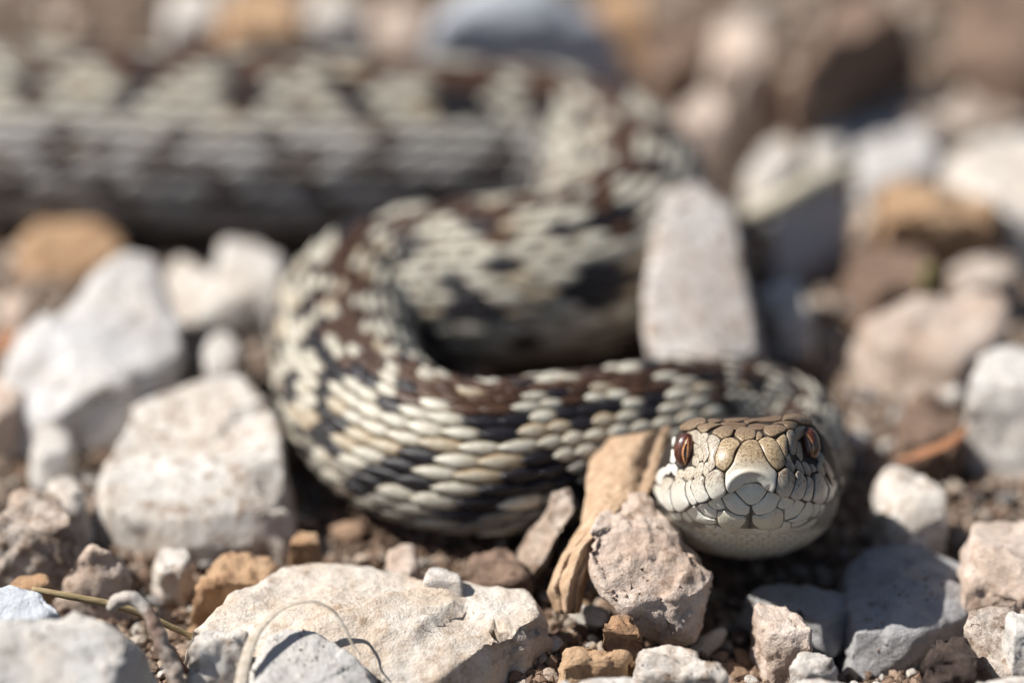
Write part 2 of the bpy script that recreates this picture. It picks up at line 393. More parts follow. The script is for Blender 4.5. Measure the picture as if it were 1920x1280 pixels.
stone('grey_rock', 'large blue-grey rock in the shadow of the snake head', 'grey', 1.0,
      [(1582, 1062), (1610, 1027), (1670, 1008), (1745, 1025), (1815, 1062), (1830, 1105), (1805, 1160), (1740, 1195), (1690, 1200, 0.6), (1640, 1150, 2.2), (1600, 1185, 1.4), (1590, 1130, 1.6), (1690, 1080, 2.6), (1740, 1110, 2.4)],
      extra=[(1602, 1225, -1.0), (1655, 1240, -1.4), (1740, 1225, -2)], zb=-5, L=0.5, rough=0.25, sm=3)
stone('soil_clod', 'dark brown soil clod below the blue-grey rock', 'darkclod', 5,
      [(1730, 1225), (1760, 1190), (1810, 1190), (1835, 1225), (1830, 1280, 3), (1760, 1295, 2)], L=0.5, rough=0.9, cat='soil clod')
stone('beige_stone', 'beige rounded rock at right behind the blue-grey rock', 'pink', 6,
      [(1802, 1010), (1830, 975), (1890, 965), (1960, 975), (1980, 1060), (1920, 1120, 4), (1860, 1105, 4), (1820, 1060)], L=0.7, rough=0.5)
stone('grey_stone', 'dark stone with a cream streak beside the blue-grey rock', 'earthy', 5,
      [(1815, 1160), (1835, 1120), (1880, 1118), (1940, 1150), (1960, 1240, 3), (1880, 1265, 2), (1830, 1240, 2)], L=0.55, rough=0.5)
stone('white_stone', 'white stone in front of the beige rounded rock', 'clean', 7,
      [(1885, 1150), (1910, 1130), (1960, 1135), (1970, 1190), (1905, 1185)], L=0.6, rough=0.3)
stone('spotted_stone', 'white stone with rust-brown spots right of the head', 'white', 6,
      [(1640, 880), (1670, 866), (1730, 880), (1775, 920), (1780, 965, 4), (1730, 990, 3), (1695, 995, 3), (1665, 940, 5)], L=0.8, rough=0.4)
stone('white_block', 'clean white block-shaped stone right of the pinkish wedge', 'clean', 10,
      [(1822, 700), (1835, 660), (1880, 645), (1960, 648), (1990, 740), (1950, 800, 5), (1850, 800, 4), (1815, 770, 6)],
      extra=[(1830, 838, 0), (1950, 835, 0)], L=1.0, rough=0.25)
stone('pinkish_rock', 'broad pinkish brown wedge rock with flat top edge', 'pink', 7,
      [(1605, 580), (1680, 562), (1790, 556), (1885, 552), (1895, 585), (1860, 640, 5), (1800, 690, 3), (1740, 720, 1), (1680, 660, 4)], L=1.1, rough=0.4)
stone('pale_stone', 'pale stone leaning right of the tall upright rock', 'white', 6,
      [(1430, 545), (1450, 518), (1490, 515), (1525, 560), (1530, 610, 4), (1505, 648, 2), (1460, 610, 4)], L=1.0, rough=0.35)
stone('upright_rock', 'tall upright white rock wedged behind the front arm of the coil', 'stained', 10,
      [(1242, 362, 400), (1278, 342, 401), (1318, 334, 402), (1372, 356, 402), (1386, 440, 397), (1398, 560, 390), (1422, 660, 385), (1320, 672, 382), (1212, 662, 382), (1214, 560, 387), (1228, 450, 394)],
      extra=[(1262, 360, 410), (1312, 352, 414), (1365, 372, 413), (1386, 450, 408), (1438, 690, 396), (1416, 570, 404), (1225, 600, 400), (1330, 715, 383), (1215, 690, 383)], L=0.8, rough=0.18, drop=False)
stone('bluish_stone', 'bluish white stone below the cream stick', 'bluewhite', 9.5,
      [(1455, 390), (1480, 355), (1540, 335), (1592, 345), (1585, 400, 6), (1560, 470, 2), (1500, 480, 1), (1460, 450, 3)], L=1.2, rough=0.25)
stone('white_stone', 'blurred white oblong stone behind the cream stick', 'clean', 6,
      [(1400, 320), (1430, 265), (1475, 242), (1500, 255), (1495, 300), (1450, 345)], L=1.3, rough=0.3)
stone('white_stone', 'blurred white knob beside a grey stone up the slope', 'clean', 7,
      [(1510, 250), (1530, 222), (1570, 218), (1592, 240), (1580, 285), (1530, 295)], L=1.4, rough=0.3)
stone('grey_stone', 'long blurred grey stone between white stones up the slope', 'pale', 6,
      [(1585, 290), (1600, 215), (1660, 195), (1730, 230), (1770, 280), (1740, 320), (1640, 330)], L=1.4, rough=0.3)
stone('white_rock', 'large blurred white rock above the orange-brown clod', 'white', 6,
      [(1770, 280), (1830, 240), (1900, 235), (1990, 260), (2010, 400), (1930, 430, 5), (1890, 400), (1850, 330), (1790, 320)], L=1.5, rough=0.4)
stone('orange_clod', 'crumbly orange-brown clod below the large blurred white rock', 'tan', 8,
      [(1640, 400), (1660, 350), (1730, 325), (1820, 335), (1870, 370), (1860, 420, 6), (1780, 460, 3), (1680, 470, 3), (1630, 450, 3)], L=1.1, rough=0.9, cat='soil clod')
stone('brown_clod', 'pinkish brown clod below the orange clod', 'brown', 4,
      [(1580, 500), (1620, 455), (1700, 450), (1760, 480), (1740, 530), (1640, 545)], L=1.1, rough=0.9, cat='soil clod')
stone('pale_stone', 'flat greyish stone beside the thin green stem', 'earthy', 5,
      [(1775, 510), (1800, 480), (1870, 470), (1915, 490), (1905, 520), (1820, 535)], L=1.2, rough=0.4)
stone('soil_clod', 'brown soil clod in the hollow right of the head', 'brown', 4,
      [(1680, 800), (1700, 745), (1760, 725), (1800, 770), (1790, 830), (1720, 850)], L=0.8, rough=0.9, cat='soil clod')
# ---- far background
stone('grey_boulder', 'big blurred blue-grey rock behind the rear coil', 'bluewhite', 16,
      [(795, 60, 14), (840, -10), (950, -60), (1060, -40), (1130, 30, 12), (1180, 110, 6), (1100, 140, 4), (900, 130, 6)], L=1.9, rough=0.2)
stone('yellow_stone', 'blurred yellowish tan stone behind the rear coil', 'tan', 12,
      [(405, 60), (420, -10), (480, -40), (550, -20), (565, 50), (540, 110, 6), (440, 110, 6)], L=1.9, rough=0.3)
stone('white_stone', 'blurred white stone left of the yellowish tan stone', 'clean', 12,
      [(305, 30), (320, -30), (390, -35), (405, 20), (380, 65, 8), (320, 65, 8)], L=1.9, rough=0.2)
stone('white_stone', 'blurred cream stone between tan stone and blue-grey rock', 'white', 12,
      [(565, 40), (590, -20), (660, -30), (690, 20), (670, 80, 7), (590, 85, 7)], L=1.9, rough=0.3)
stone('pinkish_stone', 'blurred pinkish stone against the blue-grey rock', 'pink', 10,
      [(690, 50), (720, -10), (780, -10), (795, 60), (770, 110, 4), (700, 110, 4)], L=1.9, rough=0.3)
stone('tan_stone', 'blurred straw-coloured stone right of the blue-grey rock', 'tan', 9,
      [(1105, 20), (1130, -30), (1200, -30), (1215, 30), (1180, 70, 5), (1120, 65, 5)], L=1.9, rough=0.3)
stone('brown_clod', 'blurred reddish brown clod up the slope', 'brown', 8,
      [(1210, 80), (1230, 0), (1310, -20), (1330, 60), (1310, 120), (1240, 130)], L=1.9, rough=0.8, cat='soil clod')
stone('beige_stone', 'blurred sandy round stone above the upright pale stone', 'pink', 10,
      [(1330, 90), (1350, 20), (1400, 5), (1440, 30), (1435, 90), (1390, 110, 6)], L=1.9, rough=0.3)
stone('pale_stone', 'blurred upright pale stone at the edge of a dark gap', 'earthy', 12,
      [(1378, 150), (1400, 112), (1432, 115), (1438, 180, 9), (1435, 245, 3), (1385, 240, 3)], L=1.6, rough=0.3)
stone('pinkish_stone', 'blurred pinkish stone above the tall upright rock', 'pink', 8,
      [(1260, 250), (1280, 190), (1330, 165), (1370, 200), (1360, 290, 4), (1320, 325, 3), (1275, 300, 4)], L=1.6, rough=0.4)
stone('pale_stone', 'small blurred pale stone behind the right bend of the rear coil', 'white', 7,
      [(1225, 250), (1245, 210), (1285, 205), (1290, 250), (1260, 280)], L=1.6, rough=0.3)
stone('brown_rock', 'blurred brown rock beside the dark hollow up the slope', 'brown', 17,
      [(1500, 110), (1530, 20), (1600, -20), (1700, 20), (1720, 90, 8), (1650, 130, 6), (1560, 140, 6)], L=1.9, rough=0.6)
stone('beige_stone', 'blurred beige stone resting before the brown rock', 'pink', 10,
      [(1540, 90), (1560, 50), (1610, 45), (1630, 80), (1600, 110)], L=1.8, rough=0.3)
stone('brown_rock', 'blurred brown earthy rock right of the dark hollow', 'brown', 12,
      [(1770, 90), (1800, 10), (1900, -30), (1990, 20), (1980, 110), (1880, 150, 6), (1800, 140, 6)], L=1.9, rough=0.7)
stone('brown_clod', 'long blurred earthy bank above the grey stone', 'earthy', 6,
      [(1560, 190), (1640, 150), (1760, 150), (1900, 180), (1960, 220), (1800, 235), (1620, 220)], L=1.8, rough=0.7, cat='soil clod')
stone('brown_stone', 'dull brown stone inside the loop of the coil', 'brown', 3,
      [(840, 690), (860, 650), (900, 640), (925, 665), (915, 700), (870, 710)], L=1.0, rough=0.3)
# ---- smaller named stones in the near left
stone('white_stone', 'small white stone in the dark hollow beneath the shaded rock front', 'white', 3,
      [(285, 1045), (300, 1028), (345, 1025), (362, 1045), (340, 1068), (300, 1068)], L=0.6, rough=0.35)
stone('beige_stone', 'rounded cream stone below the broad flat-topped rock', 'white', 4,
      [(462, 960), (480, 938), (520, 935), (550, 955), (540, 985, 2), (480, 988, 2)], L=0.7, rough=0.4)
stone('tan_stone', 'upright tan stone between slab and left bend', 'tan', 4,
      [(540, 1020), (560, 990), (590, 988), (602, 1020), (590, 1050, 2), (550, 1050, 2)], L=0.6, rough=0.45)
stone('soil_clod', 'crumbly tan soil clod left of the slab', 'tan', 4,
      [(365, 1090), (400, 1045), (460, 1030), (520, 1050), (500, 1090), (420, 1125, 2)], L=0.5, rough=1.0, cat='soil clod')
stone('tan_stone', 'small tan stone beside the bluish foreground stone', 'tan', 5,
      [(15, 1085), (40, 1070), (85, 1075), (98, 1092), (60, 1105), (20, 1102)], L=0.6, rough=0.4)
stone('brown_stone', 'small pinkish brown stone in shadow under the front arm', 'pink', 3,
      [(720, 1045), (740, 1020), (775, 1022), (790, 1050), (770, 1072), (730, 1070)], L=0.6, rough=0.5)
stone('soil_clod', 'brown soil clod between white pebble and slender stone', 'brown', 4,
      [(880, 1040), (905, 1022), (960, 1030), (985, 1060), (960, 1100, 2), (900, 1100, 2)], L=0.5, rough=1.0, cat='soil clod')
stone('white_stone', 'long white stone filling the gap beside the pale oblong stone', 'clean', 4.5,
      [(1040, 1278), (1120, 1264), (1200, 1268), (1262, 1285), (1240, 1340), (1060, 1340)], L=0.6, rough=0.35)
stone('white_stone', 'flat white stone below the small square white stone', 'clean', 4,
      [(1430, 1285), (1500, 1268), (1560, 1275), (1610, 1290), (1580, 1340), (1440, 1340)], L=0.6, rough=0.35)
stone('beige_stone', 'flat cream stone below the dark soil clod', 'white', 5,
      [(1820, 1285), (1880, 1262), (1960, 1258), (1990, 1330), (1840, 1340)], L=0.6, rough=0.35)

# ------------------------------------------------------------------ the snake: rings of one continuous body
NT_ = 72
TH = np.linspace(0, 2 * math.pi, NT_, endpoint=False)     # 0 = back, positive = to the right looking tailwards
def sp(v, e): return np.sign(v) * np.abs(v) ** e
HEAD_D = 341.0
# depth behind the snout, centre x, half width, top y, bottom y, y of widest line, exponents (top, bottom)
HS = [
 (0.05, 1408, 12, 892, 912, 902, 2.0, 2.0),
 (0.25, 1408, 40, 868, 930, 903, 2.2, 2.0),
 (0.7, 1408, 62, 849, 952, 905, 2.5, 2.1),
 (1.4, 1407, 82, 834, 972, 908, 2.8, 2.2),
 (2.4, 1406, 101, 819, 987, 910, 3.4, 2.2),
 (3.6, 1405, 117, 805, 998, 910, 3.8, 2.2),
 (5.0, 1404, 130, 792, 1006, 910, 4.2, 2.2),
 (6.6, 1403, 141, 783, 1013, 910, 4.2, 2.2),
 (8.4, 1402, 151, 780, 1021, 912, 3.8, 2.2),
 (10.4, 1401, 163, 781, 1030, 914, 3.2, 2.2),
 (12.6, 1401, 171, 786, 1038, 916, 2.7, 2.2),
 (15.0, 1402, 172, 795, 1045, 918, 2.3, 2.2),
 (17.6, 1406, 160, 799, 1047, 921, 2.1, 2.1),
 (20.4, 1414, 138, 813, 1041, 921, 2.0, 2.0),
]
MX = [1200, 1228, 1268, 1300, 1340, 1365, 1382, 1408, 1434, 1452, 1480, 1515, 1550, 1575, 1600]
MY = [940, 950, 957, 953, 938, 923, 910, 903, 910, 923, 936, 944, 937, 925, 915]
def mouth_y(x): return float(np.interp(x, MX, MY))
rings = []; hs = []
HA = np.array([h for h in HS], float)
dd = np.concatenate([np.linspace(0.05, 3.0, 22), np.linspace(3.2, 20.4, 48)])
for d in dd:
    cx, w, ty, by, wy, n1, n2 = [np.interp(d, HA[:, 0], HA[:, i]) for i in range(1, 8)]
    s_, c_ = np.sin(TH), np.cos(TH)
    n = np.where(c_ >= 0, n1, n2)
    x = cx + w * sp(s_, 2 / n); y = np.where(c_ >= 0, wy - (wy - ty) * sp(np.abs(c_), 2 / n), wy + (by - wy) * sp(np.abs(c_), 2 / n))
    y = y - 0.04 * (x - cx) * np.clip(c_, 0, 1) * min(1.0, d / 3.0)       # slight roll of the crown
    row = []
    for a, b in zip(x, y):
        dent = 0.0
        for ex_, ey_, am_ in ((1286.0, 843.5, 2.3), (1516.5, 833.5, 3.3)):       # eye sockets
            if d < 9: dent += am_ * math.exp(-((a - ex_) ** 2 + (0.62 * (b - ey_)) ** 2) / 26.0 ** 2) * min(1.0, max(0.0, (9 - d) / 3))
        if d < 13: dent += 0.42 * float(np.clip((b - mouth_y(a) + 2) / 4.0, 0, 1)) * min(1.0, max(0.0, (13 - d) / 4)) * float(np.clip((1000 - b) / 40, 0, 1))
        row.append(at_d(a, b, HEAD_D + d + dent))
    rings.append(np.array(row)); hs.append(d)
head_rings = len(rings)
# centre line of neck and body (picture point of the axis, height of the axis or depth)
BODY = [  # px, py, (z or depth), radius
 (1420, 920, 364, 6.4), (1442, 901, 368.5, 5.9), (1470, 872, 374, 5.7), (1480, 842, 378.5, 5.8), (1458, 816, 381, 6.1),
 (1400, 802, 379.5, 6.4), (1325, 801, 376.5, 6.7), (1240, 810, 6.9, 7.0), (1150, 828, 7.3, 7.2), (1030, 848, 7.5, 7.5), (920, 862, 7.6, 7.6),
 (820, 850, 7.6, 7.6), (735, 812, 7.5, 7.5), (672, 745, 7.4, 7.3), (645, 660, 7.3, 7.2), (660, 588, 7.6, 7.5), (722, 546, 8.1, 8.1),
 (820, 536, 8.6, 8.7), (940, 532, 8.9, 9.1), (1060, 516, 9.0, 9.2), (1140, 478, 9.0, 9.2), (1178, 416, 9.0, 9.1),
 (1158, 345, 9.1, 9.2), (1085, 300, 9.4, 9.5), (980, 283, 9.7, 9.9), (820, 279, 10.2, 10.3), (640, 275, 10.5, 10.5), (440, 271, 10.6, 10.6),
 (240, 263, 10.6, 10.6), (40, 253, 10.5, 10.7), (-160, 225, 10.5, 10.5), (-340, 180, 10, 10)]
cps = [pt(b[:3]) for b in BODY]; rad = [b[3] for b in BODY]
def catmull(Pts, R, step=0.45):
    Pts = [2 * np.array(Pts[0]) - Pts[1]] + [np.array(p) for p in Pts] + [2 * np.array(Pts[-1]) - Pts[-2]]
    R = [R[0]] + list(R) + [R[-1]]
    C, RR = [], []
    for i in range(1, len(Pts) - 2):
        p0, p1, p2, p3 = Pts[i - 1:i + 3]
        n = 24
        for k in range(n):
            t = k / n
            C.append(0.5 * (2 * p1 + (p2 - p0) * t + (2 * p0 - 5 * p1 + 4 * p2 - p3) * t * t + (-p0 + 3 * p1 - 3 * p2 + p3) * t ** 3))
            RR.append(R[i] + (R[i + 1] - R[i]) * (3 * t * t - 2 * t ** 3))
    C = np.array(C); RR = np.array(RR)
    for _ in range(10):
        C[1:-1] = 0.25 * C[:-2] + 0.5 * C[1:-1] + 0.25 * C[2:]
    S = np.concatenate([[0], np.cumsum(np.linalg.norm(np.diff(C, axis=0), axis=1))])
    q = np.arange(0, S[-1], step)
    return np.stack([np.interp(q, S, C[:, i]) for i in range(3)], 1), np.interp(q, S, RR), q
CL, CR, CS = catmull(cps, rad)
Tn = np.gradient(CL, axis=0); Tn /= np.linalg.norm(Tn, axis=1)[:, None]
s0 = hs[-1] + 2.2
for i in range(len(CL)):
    T = Tn[i]; k = min(1.0, CS[i] / 14.0)
    ref = UPV * (1 - k) + np.array([0, 0, 1.0]) * k
    N = ref - T * (ref @ T); N /= np.linalg.norm(N); S = np.cross(T, N)
    s_, c_ = np.sin(TH), np.cos(TH)
    yy = np.where(c_ > 0, c_ * 0.99, -np.abs(c_) ** 0.8 * 0.93)
    rings.append(CL[i] + CR[i] * (s_[:, None] * S * 1.02 + yy[:, None] * N)); hs.append(s0 + CS[i])
RG = np.array(rings); HSs = np.array(hs)
# soften the join of head and neck
for _ in range(6):
    a, b = head_rings - 8, head_rings + 12
    RG[a:b] = 0.25 * RG[a - 1:b - 1] + 0.5 * RG[a:b] + 0.25 * RG[a + 1:b + 1]
NR = len(RG)
CEN = RG.mean(axis=1)
def surf(s, th):
    i = np.interp(s, HSs, np.arange(NR)); i0 = int(min(max(i, 0), NR - 2)); fi = i - i0
    j = (th % (2 * math.pi)) / (2 * math.pi) * NT_; j0 = int(j) % NT_; fj = j - int(j); j1 = (j0 + 1) % NT_
    p = (RG[i0, j0] * (1 - fj) + RG[i0, j1] * fj) * (1 - fi) + (RG[i0 + 1, j0] * (1 - fj) + RG[i0 + 1, j1] * fj) * fi
    dt = RG[i0, j1] - RG[i0, j0] + 1e-9; ds = (RG[i0 + 1, j0] + RG[i0 + 1, j1] - RG[i0, j0] - RG[i0, j1]) * 0.5
    n = np.cross(dt, ds); ln = np.linalg.norm(n); n = n / (ln + 1e-12)
    if n @ (p - (CEN[i0] * (1 - fi) + CEN[i0 + 1] * fi)) < 0: n = -n
    return p, n

snake_org = at_d(1400, 1045, 356); snake_org[2] = 0
snake = thing('viper', snake_org)
tag(snake, 'coiled viper with dark zigzag back and raised head facing out', 'snake')
# body mesh
V = RG.reshape(-1, 3); F = []
for i in range(NR - 1):
    for j in range(NT_):
        a = i * NT_ + j; b = i * NT_ + (j + 1) % NT_
        F.append((a, b, b + NT_, a + NT_))
nV = len(V); V = np.concatenate([V, [RG[0].mean(0) - FWD * 0.03], [RG[-1].mean(0)]])
for j in range(NT_):
    F.append((nV, (j + 1) % NT_, j)); q = (NR - 1) * NT_
    F.append((nV + 1, q + j, q + (j + 1) % NT_))
def skin_col(i, j):
    th = TH[j]; c = math.cos(th)
    pale = np.array([0.30, 0.27, 0.225]); dark = np.array([0.03, 0.024, 0.022])
    if i < head_rings:
        px, py, t = to_px(RG[i, j])
        k = np.clip((py - 930) / 25, 0, 1)
        if abs(py - mouth_y(px)) < 6 or (abs(px - 1407) < 2.5 and 945 < py < 990): k = 0.08
        elif py < 990: k = min(k, 0.42)
        return np.array([0.03, 0.022, 0.018]) * (1 - k) + np.array([0.60, 0.57, 0.49]) * k
    k = np.clip((-c - 0.35) / 0.25, 0, 1)
    return dark * (1 - k) + pale * k
cols = [skin_col(i, j) for i in range(NR) for j in range(NT_)] + [np.array([0.1, 0.08, 0.06])] * 2
body = link('body', mesh_of('body', V, F, M['skin'], origin=snake_org, col=cols), parent=snake)
headN = (head_rings + 4)
bvh_head = BVHTree.FromPolygons([Vector(v) for v in V[:headN * NT_]] + [Vector(V[nV])],
    [f for f in F if max(f) < headN * NT_] + [(headN * NT_, (j + 1) % NT_, j) for j in range(NT_)])
CAMV = Vector(CAM)
def hit_head(px, py):
    d = Vector(ray(px, py)).normalized()
    loc, n, idx, dist = bvh_head.ray_cast(CAMV, d)
    if loc is None: return None
    if n.dot(d) > 0: n = -n
    return np.array(loc), np.array(n)

# ---- body scales
CREAM = np.array([0.67, 0.645, 0.55]); OCHRE = np.array([0.33, 0.235, 0.13]); BROWN = np.array([0.068, 0.036, 0.022])
BLACK = np.array([0.017, 0.015, 0.018]); GREY = np.array([0.30, 0.275, 0.235]); EDGE = np.array([0.15, 0.105, 0.065]); FLANK = np.array([0.42, 0.405, 0.395]); DIM = np.array([0.19, 0.155, 0.125])
ROWS = 25; DTH = math.radians(10.4); PERIOD = 7.6
_rr = np.array([7.5] * head_rings + list(CR)); _dp = np.diff(HSs, prepend=HSs[0]) / (PERIOD * (_rr / 7.5) ** 1.35); PHASE = np.cumsum(_dp)
def pattern(s, j):
    cyc = float(np.interp(s, HSs, PHASE)); ph = cyc % 1.0
    tri = (4 * abs(ph - 0.5) - 1) + random.uniform(-0.22, 0.22)
    j = j * 21 / 25; off = tri * 1.35
    q = j - off; aq = abs(q); aj = abs(j); r = random.random()
    rear = s > 150
    if aq < 1.15: return 'brown' if r < 0.93 else ('black' if r < 0.97 else 'ochre')
    if aq < 2.7 and q * tri > 0 and abs(tri) > 0.12: return 'black' if r < 0.93 else 'brown'
    if aq < 1.75: return 'brown' if r < 0.4 else 'cream'
    if aj <= 4.3:
        if rear and r > 0.72: return random.choice(['grey', 'ochre', 'dim'])
        return 'cream' if r < 0.84 else ('ochre' if r < 0.94 else 'black')
    ph2 = (cyc + (0.5 if j > 0 else 0.0) + random.uniform(-0.06, 0.06)) % 1.0
    if aj < 5.2: return 'black' if ph2 < 0.3 else ('cream' if r < 0.75 else 'ochre')
    if aj < 7.4:
        if (ph2 < 0.42 and r < 0.9) or r > 0.94: return 'black'
        return 'ochre' if r < 0.36 else ('dim' if r < 0.48 else 'cream')
    if aj < 8.5: return 'black' if 0.55 < ph2 < 0.8 else ('grey' if r < 0.4 else 'cream')
    return 'grey' if r < 0.7 else ('dim' if r < 0.85 else 'cream')
US = [0.0, 0.14, 0.36, 0.62, 0.84, 1.0]; WS = [0.16, 0.66, 1.0, 0.97, 0.62, 0.06]; VSs = [-1, -0.55, 0, 0.55, 1]
def make_scale(sc, j, pitch, kind, rear):
    th0 = j * DTH
    LN = pitch * (1.22 + 0.16 * random.random()); HW = 0.585 * DTH * random.uniform(0.88, 1.1) * (1.0 if abs(j) < 11 else 1.2)
    Vv, Cc = [], []
    amt = random.random()
    jit = 0.85 + 0.3 * random.random()
    lift = 0.40
    for ui, u in enumerate(US):
        for v in VSs:
            w = v * HW * WS[ui]
            p, n = surf(sc + (u - 0.45) * LN, th0 + w)
            dome = (1 - abs(v) ** 2.2)
            h = 0.03 + lift * u ** 1.4 + dome * 0.25 * math.sin(math.pi * min(1, 0.12 + u * 0.80)) * jit
            if abs(v) < 0.1: h += 0.12
            Vv.append(p + n * h)
            e = max(abs(v) ** 2.5, (1 - u) ** 2 * 0.9)
            if kind == 'cream': ee = min(1, e * 0.75 + 0.30 * amt * (1 - u)); c = CREAM * (0.85 + 0.30 * amt) * (1 - ee) + EDGE * ee
            elif kind == 'ochre': k = min(1, 0.25 + e); c = CREAM * 0.8 * (1 - k) + OCHRE * k
            elif kind == 'brown': c = BROWN * (0.75 + 0.6 * amt)
            elif kind == 'black': c = BLACK * (0.8 + 0.6 * amt)
            elif kind == 'grey': c = GREY * (0.85 + 0.3 * amt) * (1 - 0.35 * e)
            else: c = DIM * (0.8 + 0.4 * amt)
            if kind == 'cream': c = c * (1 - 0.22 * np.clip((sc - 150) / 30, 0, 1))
            fl = np.clip((abs(j) * 21 / 25 - 3.5) / 2.0, 0, 1) * np.clip((sc - 150) / 30, 0, 1)
            if kind == 'black' and abs(j) > 4: c = c + np.array([0.10, 0.085, 0.075]) * fl
            if kind in ('cream', 'ochre', 'grey'): c = c * (1 - fl) + FLANK * (0.8 + 0.4 * amt) * (1 - 0.4 * e) * fl
            Cc.append(c)
    nu, nv = len(US), len(VSs); Ff = []
    for a in range(nu - 1):
        for b in range(nv - 1):
            Ff.append((a * nv + b, (a + 1) * nv + b, (a + 1) * nv + b + 1, a * nv + b + 1))
    # skirt
    rim = [a * nv for a in range(nu)] + [(nu - 1) * nv + b for b in range(1, nv)] + [a * nv + nv - 1 for a in range(nu - 2, -1, -1)]
    ctr = len(Vv)
    for k in rim:
        u = US[k // nv]; v = VSs[k % nv]
        p, n = surf(sc + (u - 0.45) * LN * 0.96, th0 + v * HW * WS[k // nv] * 0.86)
        Vv.append(p - n * 0.12); Cc.append(Cc[k] * 0.6)
    for a in range(len(rim) - 1):
        Ff.append((rim[a], ctr + a, ctr + a + 1, rim[a + 1]))
    return Vv, Ff, Cc
items = []
s = 15.0; i = 0
Smax = HSs[-1] - 4
while s < Smax:
    r = np.interp(s, HSs[head_rings:], CR) if s > s0 else 7.5
    pitch = 0.315 * r
    for j in range(-(ROWS // 2), ROWS // 2 + 1):
        if (j + i) % 2: continue
        if s < 20 and (abs(j) > 8): continue
        items.append((s, j, pitch))
    s += pitch * 0.5; i += 1
cand = []
for (s, j, pitch) in items:
    kind = pattern(s, j)
    rear = s > 190
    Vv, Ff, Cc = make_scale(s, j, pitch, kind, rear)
    p, n = surf(s, j * DTH); vd = CAM - p; vd = vd / np.linalg.norm(vd)
    px, py, t = to_px(p)
    vis = (n @ vd) * (pitch * 1.5) ** 2 / t ** 2 * 1e4 if (-10 < px < 1930 and -10 < py < 1290) else -1
    if s < 60: vis *= 0.15
    cand.append((vis, Vv, Ff, Cc))
order = sorted(range(len(cand)), key=lambda q: -cand[q][0])
# prefer the sharp front arm and left bend over the blurred rear coil
def rank(q):
    s = items[q][0]; return -cand[q][0] * (1.6 if 55 < s < 150 else 1.0)
order = sorted(range(len(cand)), key=rank)
single = set(order[:296])
BV, BF, BC = [], [], []; off = 0
for q, (vis, Vv, Ff, Cc) in enumerate(cand):
    if q in single:
        link('body_scale', mesh_of('body_scale', Vv, Ff, M['body_scale'], origin=snake_org, col=Cc), parent=snake)
    else:
        BV += Vv; BC += Cc; BF += [tuple(k + off for k in f) for f in Ff]; off += len(Vv)
o = link('scale_coat', mesh_of('scale_coat', BV, BF, M['body_scale'], origin=snake_org, col=BC), parent=snake); tag(o, kind='stuff')

